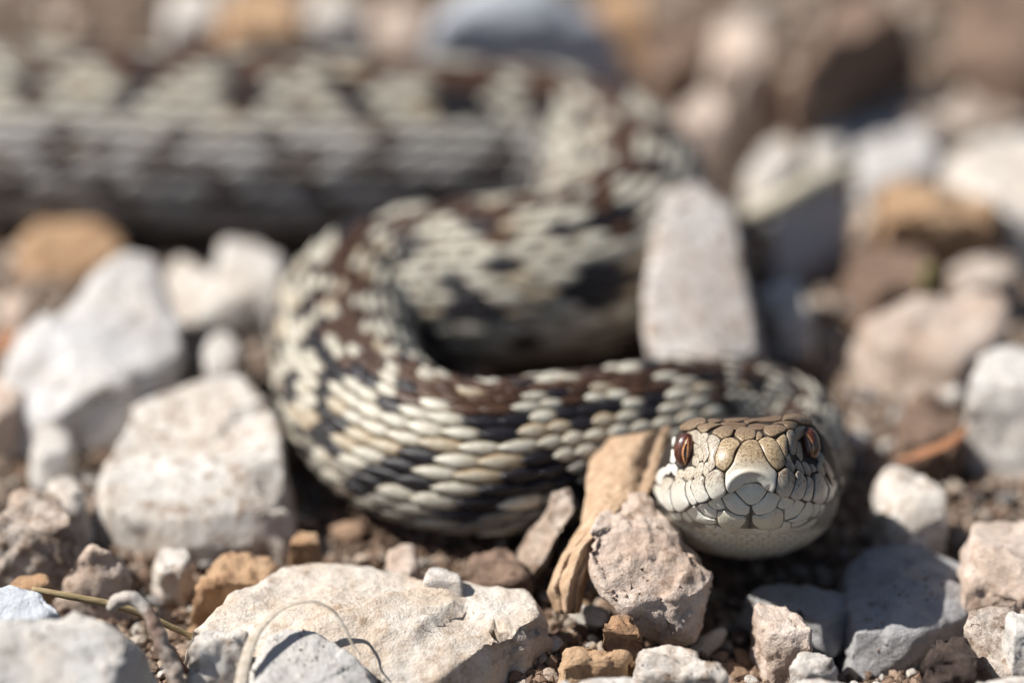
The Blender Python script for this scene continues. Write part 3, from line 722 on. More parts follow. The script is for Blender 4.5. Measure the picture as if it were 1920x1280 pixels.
# ---- head plates, each laid on the head surface
TILE = {1: (1220, 770), 2: (1340, 770), 3: (1430, 770), 4: (1220, 860), 5: (1340, 860), 6: (1430, 860), 7: (1240, 930), 8: (1400, 930)}
PL = [  # name, tile, height, lift, pigment group, points
 ('rostral_scale', 2, .26, .30, 'ro', [(620,770),(740,700),(900,690),(960,740),(1060,930),(1150,1130),(1260,1280),(1370,1390),(1345,1600),(1312,1790),(1250,1790),(1160,1730),(1060,1640),(960,1598),(800,1588),(640,1622),(500,1720),(400,1800),(320,1820),(280,1750),(255,1600),(260,1400),(340,1310),(430,1180),(460,1060),(540,900)]),
 ('snout_scale', 2, .30, .10, 'sn', [(30,1050),(80,900),(150,720),(230,650),(370,630),(500,670),(590,770),(510,870),(450,970),(430,1080),(400,1180),(320,1290),(230,1370),(120,1310),(40,1240)]),
 ('snout_scale', 2, .30, .10, 'sn', [(970,720),(1060,640),(1180,620),(1310,660),(1400,760),(1470,920),(1530,1030),(1545,1220),(1490,1290),(1390,1350),(1270,1240),(1160,1110),(1070,910)]),
 ('snout_scale', 2, .20, .06, 'sn', [(1375,670),(1450,590),(1540,540),(1590,600),(1610,680),(1600,800),(1610,950),(1565,1090),(1480,900),(1420,760)]),
 ('nasal_scale', 1, .22, .04, 'si', [(1330,580),(1400,560),(1490,600),(1570,680),(1520,860),(1465,990),(1455,1100),(1465,1240),(1345,1370),(1315,1300),(1310,1150),(1345,1000),(1330,860),(1305,720)]),
 ('crown_scale', 2, .24, .12, 'to', [(-25,500),(30,450),(160,395),(310,385),(410,420),(440,450),(400,560),(350,610),(240,650),(160,650),(50,580),(-50,545)]),
 ('crown_scale', 2, .26, .10, 'to', [(450,560),(500,450),(620,415),(800,430),(870,440),(925,500),(920,600),(870,665),(700,700),(630,730),(560,680),(470,610)]),
 ('crown_scale', 2, .18, .08, 'to', [(945,520),(1000,485),(1075,570),(1040,640),(960,680),(925,645)]),
 ('crown_scale', 2, .24, .12, 'to', [(1090,460),(1120,400),(1250,370),(1400,355),(1530,385),(1600,435),(1560,500),(1440,550),(1330,610),(1240,600),(1130,540)]),
 ('canthal_scale', 1, .22, .12, 'to', [(1060,400),(1110,345),(1300,322),(1500,332),(1610,360),(1500,380),(1370,430),(1290,490),(1180,525),(1100,470)]),
 ('canthal_scale', 2, .22, .12, 'to', [(1300,330),(1450,290),(1650,262),(1800,282),(1850,320),(1800,400),(1740,450),(1640,430),(1590,390),(1530,350)]),
 ('brow_scale', 1, .26, .24, 'to', [(690,425),(800,320),(930,255),(1100,235),(1250,240),(1285,320),(1230,348),(1090,375),(1045,435),(900,482),(740,475)]),
 ('brow_scale', 3, .26, .24, 'to', [(450,182),(560,142),(720,138),(880,172),(1000,230),(1062,300),(1050,360),(940,342),(800,332),(740,292),(600,282),(425,287),(430,255)]),
 ('crown_scale', 2, .14, .06, 'tb', [(740,390),(780,335),(950,312),(1150,332),(1245,347),(1120,388),(1075,440),(960,438),(870,420),(780,408)]),
 ('crown_scale', 2, .14, .06, 'tb', [(225,372),(330,342),(480,347),(700,362),(722,395),(620,405),(490,438),(420,425),(330,400)]),
 ('crown_scale', 2, .12, .05, 'tb', [(130,300),(200,272),(420,280),(520,290),(690,302),(720,338),(560,338),(400,330),(240,340)]),
 ('crown_scale', 2, .12, .05, 'tb', [(190,215),(330,190),(620,178),(800,186),(740,204),(640,232),(520,255),(300,255)]),
 ('crown_scale', 2, .12, .05, 'tb', [(650,242),(800,205),(1000,186),(1200,158),(1380,130),(1515,135),(1500,220),(1380,250),(1200,257),(1000,252),(850,272),(740,300)]),
 ('crown_scale', 1, .12, .05, 'tb', [(1285,208),(1430,200),(1580,220),(1600,240),(1450,282),(1400,308),(1320,295)]),
 ('eye_ring_scale', 1, .16, .06, 'si', [(815,520),(900,480),(1040,445),(1140,520),(1142,600),(1130,800),(1000,700),(930,650),(880,590)]),
 ('eye_ring_scale', 1, .18, .03, 'si', [(1000,740),(1070,780),(1130,805),(1160,880),(1195,1000),(1180,1110),(1120,1130),(1090,1040),(1010,980),(1000,880)]),
 ('eye_ring_scale', 1, .20, .03, 'si', [(990,1015),(1060,1012),(1098,1100),(1098,1170),(1040,1250),(970,1220),(960,1120)]),
 ('loreal_scale', 1, .18, .05, 'si', [(1150,560),(1190,515),(1270,515),(1325,560),(1300,650),(1300,800),(1320,880),(1330,990),(1290,1080),(1240,1150),(1200,1180),(1205,1000),(1150,800)]),
 ('eye_ring_scale', 4, .18, .04, 'si', [(590,490),(580,400),(640,260),(720,250),(770,290),(745,420),(650,470)]),
 ('eye_ring_scale', 4, .20, .04, 'si', [(790,270),(870,190),(960,180),(1010,210),(1000,320),(978,420),(880,512),(765,420)]),
 ('eye_ring_scale', 4, .20, .04, 'si', [(1025,250),(1080,120),(1180,80),(1210,130),(1190,340),(1090,400),(1010,450),(1005,380)]),
 ('eye_ring_scale', 4, .18, .04, 'si', [(1212,200),(1240,100),(1300,80),(1310,230),(1330,300),(1270,410),(1204,330)]),
 ('eye_ring_scale', 4, .20, .04, 'pa', [(370,200),(420,120),(490,130),(500,250),(430,350),(370,330)]),
 ('eye_ring_scale', 4, .20, .04, 'pa', [(505,150),(560,120),(620,220),(575,380),(505,300)]),
 ('temple_scale', 4, .20, .04, 'pa', [(150,430),(220,260),(340,190),(365,340),(300,450),(270,600),(170,520)]),
 ('eye_ring_scale', 1, .18, .03, 'pa', [(490,870),(550,900),(580,1080),(540,1180),(460,1140),(480,1000)]),
 ('eye_ring_scale', 1, .18, .03, 'pa', [(510,620),(570,590),(550,720),(510,810),(500,720)]),
 ('upper_lip_scale', 4, .30, .27, 'ul', [(1350,320),(1480,240),(1560,250),(1670,340),(1680,480),(1690,600),(1715,710),(1600,830),(1500,880),(1400,870),(1340,780),(1280,640),(1265,500),(1290,410)]),
 ('upper_lip_scale', 4, .28, .27, 'ul', [(1000,500),(1080,430),(1190,365),(1270,430),(1255,560),(1290,700),(1370,850),(1300,930),(1150,970),(1080,900),(1020,760),(985,620)]),
 ('upper_lip_scale', 4, .22, .25, 'ul', [(872,540),(970,455),(995,500),(980,640),(1012,780),(1105,970),(1010,1020),(940,940),(880,800),(858,650)]),
 ('upper_lip_scale', 4, .30, .27, 'ul', [(600,520),(740,430),(860,530),(850,680),(876,830),(950,1010),(850,1100),(720,1160),(640,1110),(570,950),(545,780),(550,620)]),
 ('upper_lip_scale', 4, .28, .25, 'ul', [(330,480),(420,400),(530,430),(590,510),(538,640),(525,800),(555,980),(625,1130),(500,1140),(420,1080),(340,920),(300,760),(310,600)]),
 ('upper_lip_scale', 4, .24, .12, 'ul', [(160,560),(275,640),(292,800),(330,950),(400,1080),(300,1000),(190,850),(110,700)]),
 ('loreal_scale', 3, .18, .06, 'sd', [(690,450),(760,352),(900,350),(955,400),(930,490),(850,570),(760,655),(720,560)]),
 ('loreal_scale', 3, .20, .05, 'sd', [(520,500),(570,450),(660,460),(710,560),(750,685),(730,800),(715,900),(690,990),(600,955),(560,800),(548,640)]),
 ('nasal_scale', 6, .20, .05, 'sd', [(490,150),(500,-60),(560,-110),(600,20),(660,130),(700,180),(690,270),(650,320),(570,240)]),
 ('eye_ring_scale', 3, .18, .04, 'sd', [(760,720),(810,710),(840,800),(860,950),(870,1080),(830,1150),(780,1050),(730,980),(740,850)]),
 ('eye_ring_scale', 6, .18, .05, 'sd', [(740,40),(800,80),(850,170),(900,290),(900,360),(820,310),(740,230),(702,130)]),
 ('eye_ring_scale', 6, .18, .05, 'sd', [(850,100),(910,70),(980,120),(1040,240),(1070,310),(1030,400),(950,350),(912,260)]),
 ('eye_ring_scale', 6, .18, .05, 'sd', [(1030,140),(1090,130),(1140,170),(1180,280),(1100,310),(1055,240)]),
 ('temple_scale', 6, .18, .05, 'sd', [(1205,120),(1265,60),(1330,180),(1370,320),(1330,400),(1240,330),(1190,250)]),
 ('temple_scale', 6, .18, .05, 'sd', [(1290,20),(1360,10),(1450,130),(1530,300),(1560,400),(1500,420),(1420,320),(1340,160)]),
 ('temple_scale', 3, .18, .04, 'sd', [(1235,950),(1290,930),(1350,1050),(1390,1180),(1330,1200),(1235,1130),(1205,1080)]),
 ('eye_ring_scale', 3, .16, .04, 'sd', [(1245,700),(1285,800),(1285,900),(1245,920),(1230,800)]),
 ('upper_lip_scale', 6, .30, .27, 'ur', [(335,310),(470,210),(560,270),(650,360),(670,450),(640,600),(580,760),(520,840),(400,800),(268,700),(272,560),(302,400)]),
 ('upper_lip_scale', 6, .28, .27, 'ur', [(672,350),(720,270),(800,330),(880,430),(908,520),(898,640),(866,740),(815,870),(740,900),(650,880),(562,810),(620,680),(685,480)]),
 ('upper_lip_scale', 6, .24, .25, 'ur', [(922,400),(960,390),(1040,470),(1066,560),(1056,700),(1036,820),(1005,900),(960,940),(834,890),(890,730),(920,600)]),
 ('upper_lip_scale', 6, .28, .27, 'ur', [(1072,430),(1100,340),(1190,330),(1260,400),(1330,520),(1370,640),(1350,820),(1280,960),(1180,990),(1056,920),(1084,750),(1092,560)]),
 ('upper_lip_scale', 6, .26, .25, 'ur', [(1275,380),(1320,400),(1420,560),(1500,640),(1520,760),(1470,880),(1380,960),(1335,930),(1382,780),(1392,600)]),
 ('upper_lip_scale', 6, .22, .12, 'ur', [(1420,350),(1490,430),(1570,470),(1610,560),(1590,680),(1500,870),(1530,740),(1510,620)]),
 ('mental_scale', 5, .26, -.02, 'ch', [(455,700),(560,600),(640,560),(780,525),(950,545),(1080,600),(1180,690),(1100,830),(980,970),(860,1020),(740,1010),(610,890),(510,780)]),
 ('lower_lip_scale', 5, .26, -.04, 'ch', [(165,850),(300,760),(440,740),(500,795),(600,905),(720,1025),(790,1060),(780,1190),(700,1250),(520,1240),(390,1180),(280,1080),(220,960)]),
 ('lower_lip_scale', 5, .26, -.04, 'ch', [(830,1045),(900,1015),(1020,935),(1115,845),(1195,725),(1350,760),(1485,830),(1405,980),(1365,1090),(1220,1190),(1050,1240),(930,1250),(860,1150)]),
 ('lower_lip_scale', 6, .24, -.05, 'ch', [(425,835),(560,852),(695,920),(640,1050),(560,1110),(460,1120),(370,1090),(320,1050),(372,930)]),
 ('lower_lip_scale', 8, .24, -.05, 'ch', [(850,292),(1000,195),(1065,102),(1140,70),(1240,110),(1290,160),(1240,270),(1140,400),(1050,460),(920,500),(842,512),(838,380)]),
 ('lower_lip_scale', 8, .22, -.05, 'ch', [(1335,130),(1400,100),(1478,160),(1486,300),(1436,420),(1330,490),(1150,560),(990,580),(905,540),(1080,472),(1200,352),(1290,232)]),
 ('lower_lip_scale', 8, .20, -.05, 'ch', [(1495,170),(1618,170),(1628,320),(1560,420),(1455,468),(1500,330)]),
 ('lower_lip_scale', 8, .20, -.05, 'ch', [(1642,200),(1740,180),(1720,300),(1640,420),(1565,455),(1642,350)]),
 ('throat_scale', 8, .14, -.05, 'ch', [(1012,612),(1200,565),(1366,505),(1345,560),(1200,648),(1080,686),(1012,686)]),
 ('throat_scale', 8, .14, -.05, 'ch', [(1012,720),(1150,695),(1300,645),(1450,550),(1590,490),(1500,630),(1250,745),(1050,765)]),
 ('lower_lip_scale', 7, .22, -.05, 'ch', [(1045,135),(1150,65),(1335,35),(1435,250),(1330,288),(1220,288),(1130,230)]),
 ('lower_lip_scale', 7, .24, -.05, 'ch', [(812,205),(930,155),(1030,145),(1120,238),(1245,312),(1245,475),(1100,465),(965,388),(875,290)]),
 ('lower_lip_scale', 7, .24, -.05, 'ch', [(575,320),(700,215),(790,205),(865,310),(955,402),(1100,490),(1235,512),(1225,605),(1100,618),(900,580),(750,530),(645,410)]),
 ('lower_lip_scale', 7, .20, -.05, 'ch', [(484,362),(560,335),(640,435),(715,556),(640,576),(542,508),(494,440)]),
 ('lower_lip_scale', 7, .20, -.05, 'ch', [(235,382),(400,362),(446,440),(456,536),(350,536),(264,468)]),
 ('chin_scale', 7, .28, -.05, 'cs', [(1270,345),(1450,312),(1560,355),(1700,418),(1890,435),(1890,560),(1815,640),(1700,758),(1540,788),(1395,718),(1294,600),(1258,450)]),
 ('chin_scale', 8, .28, -.05, 'cs', [(145,405),(300,415),(420,375),(560,305),(680,245),(798,312),(820,420),(806,560),(738,658),(640,716),(420,736),(250,688),(140,600),(118,480)]),
 ('throat_scale', 8, .18, -.06, 'ch', [(525,790),(640,748),(760,700),(825,570),(980,592),(986,680),(900,768),(750,826),(600,856),(535,838)]),
 ('throat_scale', 8, .16, -.06, 'ch', [(130,725),(250,745),(480,775),(500,830),(480,856),(350,838),(165,790)]),
 ('throat_scale', 7, .16, -.06, 'ch', [(1240,665),(1330,698),(1450,776),(1575,812),(1480,848),(1300,848),(1185,790)]),
 ('throat_scale', 7, .16, -.06, 'ch', [(965,642),(1100,655),(1225,645),(1160,738),(1050,718)]),
]
PL += [('nostril', 3, .05, .12, 'no', [(600,960),(640,950),(625,1040),(625,1120),(600,1140),(585,1060)]),
 ('nostril', 1, .05, .10, 'no', [(1318,800),(1338,790),(1346,840),(1336,890),(1320,880)])]
C_TAN = np.array([0.42, 0.32, 0.195]); C_TOP = np.array([0.25, 0.185, 0.12]); C_PALE = np.array([0.58, 0.54, 0.455])
C_CHIN = np.array([0.66, 0.65, 0.57]); C_SIDE = np.array([0.45, 0.40, 0.32]); C_WHITE = np.array([0.70, 0.68, 0.61])
def pigment(grp, px, py):
    """skin pigment (colour, speck density) - brown crown, tan snout, pale lip and chin"""
    def k(a, b): return float(np.clip((py - a) / (b - a), 0, 1))
    if grp == 'ro': q = k(858, 900); return C_TAN * (1 - q) + np.array([0.61, 0.59, 0.52]) * q, 0.68 - 0.62 * q
    if grp == 'no': return np.array([0.012, 0.009, 0.008]), 0.1
    if grp == 'sn': return C_TAN * 1.04, 0.62
    if grp == 'to': q = k(800, 830); return C_TOP * 0.9 * (1 - q) + C_TAN * 0.92 * q, 0.75
    if grp == 'tb': return C_TOP * 0.72, 0.95
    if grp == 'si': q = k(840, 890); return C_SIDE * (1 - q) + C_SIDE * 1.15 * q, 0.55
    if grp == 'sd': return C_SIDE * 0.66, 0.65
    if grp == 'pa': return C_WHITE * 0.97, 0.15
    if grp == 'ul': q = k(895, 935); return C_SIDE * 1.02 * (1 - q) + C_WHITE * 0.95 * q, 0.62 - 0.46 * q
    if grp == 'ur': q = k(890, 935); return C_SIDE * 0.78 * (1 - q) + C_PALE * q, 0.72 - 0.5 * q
    if grp == 'cs': return C_CHIN * np.array([0.95, 0.9, 0.82]), 0.3
    return C_CHIN, 0.1
def resample(poly, n):
    P = np.array(poly, float); m = len(P); out = []
    # closed Catmull-Rom through the traced corners, slightly eased
    for i in range(m):
        p0, p1, p2, p3 = P[i - 1], P[i], P[(i + 1) % m], P[(i + 2) % m]
        for t in np.linspace(0, 1, 8, endpoint=False):
            a = 0.5 * (2 * p1 + (p2 - p0) * t + (2 * p0 - 5 * p1 + 4 * p2 - p3) * t * t + (-p0 + 3 * p1 - 3 * p2 + p3) * t ** 3)
            b = p1 + (p2 - p1) * t
            out.append(0.45 * a + 0.55 * b)
    Q = np.array(out); Q2 = np.concatenate([Q, Q[:1]])
    S = np.concatenate([[0], np.cumsum(np.linalg.norm(np.diff(Q2, axis=0), axis=1))])
    q = np.linspace(0, S[-1], n, endpoint=False)
    return np.stack([np.interp(q, S, Q2[:, i]) for i in range(2)], 1)
RINGT = [1.0, 0.985, 0.95, 0.88, 0.76, 0.58, 0.36, 0.15]
def plate(name, tile, hgt, lift, grp, pts):
    ox, oy = TILE[tile]
    poly = [(ox + x / 11.9625, oy + y / 11.9625) for x, y in pts]
    n = 72 if grp == 'ro' else 40
    ringt = list(np.concatenate([[1.0, 0.985, 0.965, 0.94], np.linspace(0.90, 0.06, 16)])) if grp == 'ro' else RINGT
    B = resample(poly, n); ctr = B.mean(0)
    ext = B - ctr; L = np.linalg.norm(ext, axis=1)[:, None]
    B = ctr + ext * np.maximum(0.75, (L * (1.04 if grp in ('si', 'sd', 'pa') else 1.0) + 0.10) / L)       # thin furrow all round
    ctr = B.mean(0)
    h0 = hit_head(*ctr)
    if h0 is None: return
    size = math.sqrt(abs(np.sum(B[:, 0] * np.roll(B[:, 1], 1) - B[:, 1] * np.roll(B[:, 0], 1))) / 2) / 20
    Vv, Cc, rows = [], [], []
    base = []
    def place(x, y, h):
        r = hit_head(x, y)
        q = 0
        while r is None and q < 24:
            x = x + (1400 - x) * 0.012; y = y + (905 - y) * 0.012; r = hit_head(x, y); q += 1
        if r is None: r = h0
        p, nn = r
        nn = 0.6 * nn + 0.4 * h0[1]; nn = nn / np.linalg.norm(nn)
        return p + nn * h, p, nn
    hh = hgt * 0.95 * min(1.0, 0.45 + size * 0.5)
    for k, t in enumerate([1.0] + ringt):
        row = []
        for b in B:
            x, y = ctr + (b - ctr) * t
            prof = (1 - t ** 5.0) if k else 0
            h = lift + hh * (0.22 + 0.46 * min(1, (1 - t) * 24) ** 0.6 + 0.50 * (1 - t ** 2.2)) if k else -0.35
            if grp == 'ro' and k:      # the rolled rim of the upper lip over the notch
                a = math.hypot((x - 1408) / 44.0, (y - 926) / 38.0)
                h += 0.20 * math.exp(-((a - 1.08) / 0.14) ** 2) - 0.28 * max(0, 1.0 - a) * 2.2
            P, p, nn = place(x, y, h)
            row.append(len(Vv)); Vv.append(P)
            c, sd = pigment(grp, x, y)
            if k == 0: c = c * 0.25
            elif k == 1: c = c * (0.55 if grp in ('ch', 'cs') else 0.38)
            elif k == 2: c = c * 0.8
            Cc.append((*c, sd))
        rows.append(row)
    x, y = ctr; P, p, nn = place(x, y, lift + hh * 1.18)
    if grp == 'ro':
        a = math.hypot((x - 1408) / 44.0, (y - 926) / 38.0)
        P = P - nn * 0.28 * max(0, 1.0 - a) * 2.2 + nn * 0.20 * math.exp(-((a - 1.08) / 0.14) ** 2)
    apex = len(Vv); Vv.append(P); c, sd = pigment(grp, x, y); Cc.append((*c, sd))
    Ff = []
    for a in range(len(rows) - 1):
        for b in range(n):
            Ff.append((rows[a][b], rows[a][(b + 1) % n], rows[a + 1][(b + 1) % n], rows[a + 1][b]))
    for b in range(n): Ff.append((rows[-1][b], rows[-1][(b + 1) % n], apex))
    me = mesh_of(name, Vv, Ff, M['head_scale'], origin=snake_org)
    a = me.color_attributes.new('pigment', 'FLOAT_COLOR', 'POINT'); a.data.foreach_set('color', np.array(Cc).ravel())
    bm = bmesh.new(); bm.from_mesh(me); bmesh.ops.recalc_face_normals(bm, faces=bm.faces); bm.to_mesh(me); bm.free()
    return link(name, me, parent=snake)
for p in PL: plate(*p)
for r_, yy_ in enumerate(np.arange(1004, 1044, 6.5)):
    for xx_ in np.arange(1290 + (r_ % 2) * 10, 1520, 20):
        if abs(xx_ - 1405) > 118 - (yy_ - 1000) * 1.5 or hit_head(xx_, yy_ + 3) is None: continue
        q_ = [(xx_ + 9.5 * math.cos(a_) , yy_ + 3.6 * math.sin(a_)) for a_ in np.linspace(0, 2 * math.pi, 8, endpoint=False)]
        plate('throat_scale', 1, .16, -.02, 'ch', [((a_ - 1220) * 11.9625, (b_ - 770) * 11.9625) for a_, b_ in q_])

# ---- eyes
def eye_mats():
    m = NT('viper_iris'); v = m.coords(1.0, (1, 1, 0.28), rand=False)
    f = m.noise(v, 2.6, 6, 0.8, 1.0)
    c = m.ramp(f, [(0.34, (0.014, 0.005, 0.003)), (0.54, (0.075, 0.021, 0.010)), (0.74, (0.24, 0.075, 0.03))])
    iris = m.out(c, 0.35, None, 0.4, 0.9)
    m = NT('viper_pupil'); pup = m.out((0.006, 0.005, 0.006), 0.12, None, 0.5, 1.0)
    m = NT('viper_pupil_rim'); v = m.coords(rand=False); f = m.noise(v, 4, 4)
    rim = m.out(m.ramp(f, [(0.3, (0.42, 0.16, 0.05)), (0.7, (0.70, 0.36, 0.15))]), 0.25, None, 0.5, 1.0)
    return iris, pup, rim
IRIS, PUP, RIM = eye_mats()
def make_eye(cx, cy, hw, hh, tilt, slit, push):
    P0, n0 = hit_head(cx, cy)
    t = HEAD_D + push
    c = at_d(cx, cy, t); mmpx = t / KPX
    a, b, dd = hw * mmpx, hh * mmpx, hh * mmpx * 0.55
    R = np.array([math.cos(tilt), math.sin(tilt)])
    ex = RGT * R[0] + UPV * R[1]; ey = -RGT * R[1] + UPV * R[0]; ez = -FWD
    V, F = [], []; nu, nv = 32, 20
    for j in range(nv + 1):
        ph = math.pi * j / nv
        for i in range(nu):
            al = 2 * math.pi * i / nu
            V.append(c + ex * a * math.sin(ph) * math.cos(al) + ez * dd * math.sin(ph) * math.sin(al) + ey * b * math.cos(ph))
    for j in range(nv):
        for i in range(nu):
            F.append((j * nu + i, j * nu + (i + 1) % nu, (j + 1) * nu + (i + 1) % nu, (j + 1) * nu + i))
    eye = link('eye', mesh_of('eye', V, F, IRIS, origin=snake_org), parent=snake)
    def on_eye(x, y, lift):
        # point of the ball surface below the traced point, from its own ellipsoid equation
        p = at_d(x, y, t); q = p - c; u, v_ = (q @ ex) / a, (q @ ey) / b
        w = math.sqrt(max(0.0, 1 - min(0.98, u * u + v_ * v_)))
        s_ = c + ex * a * u + ey * b * v_ + ez * dd * w
        nrm = ex * u / a + ey * v_ / b + ez * w / dd
        return s_ + nrm / np.linalg.norm(nrm) * lift
    (x0, y0), (x1, y1), wd, bow = slit
    def lens(width, lift, name, mat, grow):
        n, mrow = 18, 5; V, F = [], []
        for i in range(n + 1):
            f = -grow + (1 + 2 * grow) * i / n
            mx, my = x0 + (x1 - x0) * f, y0 + (y1 - y0) * f
            g = math.sin(math.pi * min(max((f + grow) / (1 + 2 * grow), 0), 1))
            for k in range(mrow):
                V.append(on_eye(mx + bow * math.sin(math.pi * min(max(f, 0), 1)) + (k / (mrow - 1) - 0.5) * (width * g + 0.12), my, lift - (0.03 if k in (0, mrow - 1) else 0)))
        for i in range(n):
            for k in range(mrow - 1):
                F.append((i * mrow + k, i * mrow + k + 1, (i + 1) * mrow + k + 1, (i + 1) * mrow + k))
        return link(name, mesh_of(name, V, F, mat, origin=snake_org), parent=eye)
    lens(wd * 1.75, 0.030, 'pupil_rim', RIM, 0.10)
    lens(wd, 0.045, 'pupil', PUP, 0.0)
    return eye
make_eye(1286.0, 843.5, 23.0, 32.5, math.radians(-4), ((1288.5, 823.5), (1285.0, 868.5), 7.0, -3.0), 5.6)
make_eye(1516.5, 833.5, 21.0, 33, math.radians(5), ((1511.5, 812.5), (1522.0, 852.0), 5.0, 2.5), 6.5)

# ------------------------------------------------------------------ plant bits
def simple_mat(name, c1, c2, sc, stretch=(1, 1, 1), rough=0.7, bd=0.15):
    m = NT(name); v = m.coords(1.0, stretch, rand=False)
    f = m.noise(v, sc, 5, 0.65, 0.4)
    return m.out(m.ramp(f, [(0.3, c1), (0.7, c2)]), rough, m.bump(f, bd, 0.7), 0.3)
M['leaf'] = simple_mat('dry_tan_leaf', (0.30, 0.19, 0.11), (0.56, 0.40, 0.27), 0.8, (1.6, 1.6, 0.45), 0.7, 0.6)
M['straw'] = simple_mat('dry_straw', (0.22, 0.155, 0.075), (0.44, 0.34, 0.19), 1.2, (0.4, 2, 2))
M['grass'] = simple_mat('withered_grass', (0.30, 0.24, 0.175), (0.58, 0.52, 0.44), 1.5, (1, 1, 0.5))
M['orange'] = simple_mat('orange_straw', (0.20, 0.085, 0.04), (0.36, 0.17, 0.085), 1.2)
M['cream_stick'] = simple_mat('cream_stick', (0.44, 0.385, 0.28), (0.56, 0.51, 0.41), 0.7)
M['green'] = simple_mat('green_stem', (0.18, 0.17, 0.06), (0.30, 0.27, 0.11), 0.7)
M['bark'] = stone_mat('pale_dry_bark', (0.60, 0.56, 0.51), (0.50, 0.44, 0.38), (0.22, 0.14, 0.09), 0.45)
M['crust'] = stone_mat('soil_crusted_stem', (0.50, 0.45, 0.40), (0.28, 0.20, 0.16), (0.16, 0.10, 0.075), 0.9)

def tube(path, radii, nseg=10, flat=1.0, wob=0.0, seed=1):
    P = np.array(path, float)
    # Catmull-Rom refine
    ex = [2 * P[0] - P[1]] + list(P) + [2 * P[-1] - P[-2]]; rr = [radii[0]] + list(radii) + [radii[-1]]
    C, R = [], []
    for i in range(1, len(ex) - 2):
        for k in range(8):
            t = k / 8; p0, p1, p2, p3 = ex[i - 1:i + 3]
            C.append(0.5 * (2 * p1 + (p2 - p0) * t + (2 * p0 - 5 * p1 + 4 * p2 - p3) * t * t + (-p0 + 3 * p1 - 3 * p2 + p3) * t ** 3))
            R.append(rr[i] * (1 - t) + rr[i + 1] * t)
    C.append(P[-1]); R.append(radii[-1]); C = np.array(C)
    T = np.gradient(C, axis=0); T /= np.linalg.norm(T, axis=1)[:, None]
    V, F = [], []
    for i, (c, t, r) in enumerate(zip(C, T, R)):
        up = np.array([0, 0, 1.0]) if abs(t[2]) < 0.85 else np.array([0, -1.0, 0])
        s_ = np.cross(t, up); s_ /= np.linalg.norm(s_); n = np.cross(s_, t)
        for k in range(nseg):
            a = 2 * math.pi * k / nseg
            q = c + r * (math.cos(a) * s_ + math.sin(a) * n * flat)
            if wob: q = q + (q - c) * wob * (noise.noise(Vector(q * 0.9) + Vector((seed, 0, 0))) + 0.7 * noise.noise(Vector(q * 2.3) + Vector((seed, 5, 0))))
            V.append(q)
    m = len(C)
    for i in range(m - 1):
        for k in range(nseg):
            F.append((i * nseg + k, i * nseg + (k + 1) % nseg, (i + 1) * nseg + (k + 1) % nseg, (i + 1) * nseg + k))
    F.append(tuple(range(nseg))[::-1]); F.append(tuple((m - 1) * nseg + k for k in range(nseg)))
    return V, F
def tube_obj(name, label, cat, mat, path, radii, **kw):
    V, F = tube(path, radii, **kw); A = np.array(V); org = (A[:, 0].mean(), A[:, 1].mean(), A[:, 2].min())
    o = link(name, mesh_of(name, V, F, M[mat], origin=org), org); tag(o, label, cat); return o

# dry leaf leaning beside the head
def dry_leaf():
    Lf = [(1132, 822), (1104, 866), (1098, 925), (1088, 985), (1046, 1052), (1026, 1108), (1040, 1150)]
    Rt = [(1262, 800), (1246, 850), (1234, 912), (1182, 950), (1136, 1000), (1108, 1070), (1088, 1150)]
    Dp = [361, 358, 355, 352.5, 350, 349, 350]
    ns, nu = 30, 17; V, F = [], []
    t0 = np.linspace(0, 1, len(Lf))
    for side in (0, 1):
        for i in range(ns + 1):
            t = i / ns
            l = [np.interp(t, t0, [p[k] for p in Lf]) for k in (0, 1)]; r = [np.interp(t, t0, [p[k] for p in Rt]) for k in (0, 1)]
            d = np.interp(t, t0, Dp)
            for k in range(nu):
                u = k / (nu - 1); x = l[0] + (r[0] - l[0]) * u; y = l[1] + (r[1] - l[1]) * u
                wob = 1.6 * noise.noise(Vector((u * 2.2, t * 3, 3.0)))
                x += 7 * noise.noise(Vector((t * 6, u * 1.0, 8.0))) + 4 * noise.noise(Vector((t * 17, u * 2.0, 2.0))); y += 6 * noise.noise(Vector((t * 5, u * 5.0, 5.0)))
                prof = math.sin(math.pi * u)
                groove = 0.22 * math.sin(u * 17 + 3 * t) + 0.14 * math.sin(u * 31 + 5 * t + 1) + 0.7 * noise.noise(Vector((u * 4.5, t * 6, 1.0))) + 0.3 * noise.noise(Vector((u * 11, t * 15, 1.0)))
                q = at_d(x, y, d - 3.0 * prof * (0.6 + 0.4 * t) + wob * 0.5 + groove + (0.35 if side else 0))
                V.append(q)
    n1 = (ns + 1) * nu
    for s_ in (0, 1):
        for i in range(ns):
            for k in range(nu - 1):
                a = s_ * n1 + i * nu + k; f = (a, a + 1, a + nu + 1, a + nu)
                F.append(f if s_ else f[::-1])
    edge = [k for k in range(nu)] + [i * nu + nu - 1 for i in range(1, ns + 1)] + [ns * nu + k for k in range(nu - 2, -1, -1)] + [i * nu for i in range(ns - 1, 0, -1)]
    for a, b in zip(edge, edge[1:] + edge[:1]): F.append((a, b, b + n1, a + n1))
    A = np.array(V); org = (A[:, 0].mean(), A[:, 1].mean(), A[:, 2].min())
    o = link('dry_leaf', mesh_of('dry_leaf', V, F, M['leaf'], origin=org), org)
    tag(o, 'curled dry tan leaf propped between the coil and the head', 'leaf')
dry_leaf()

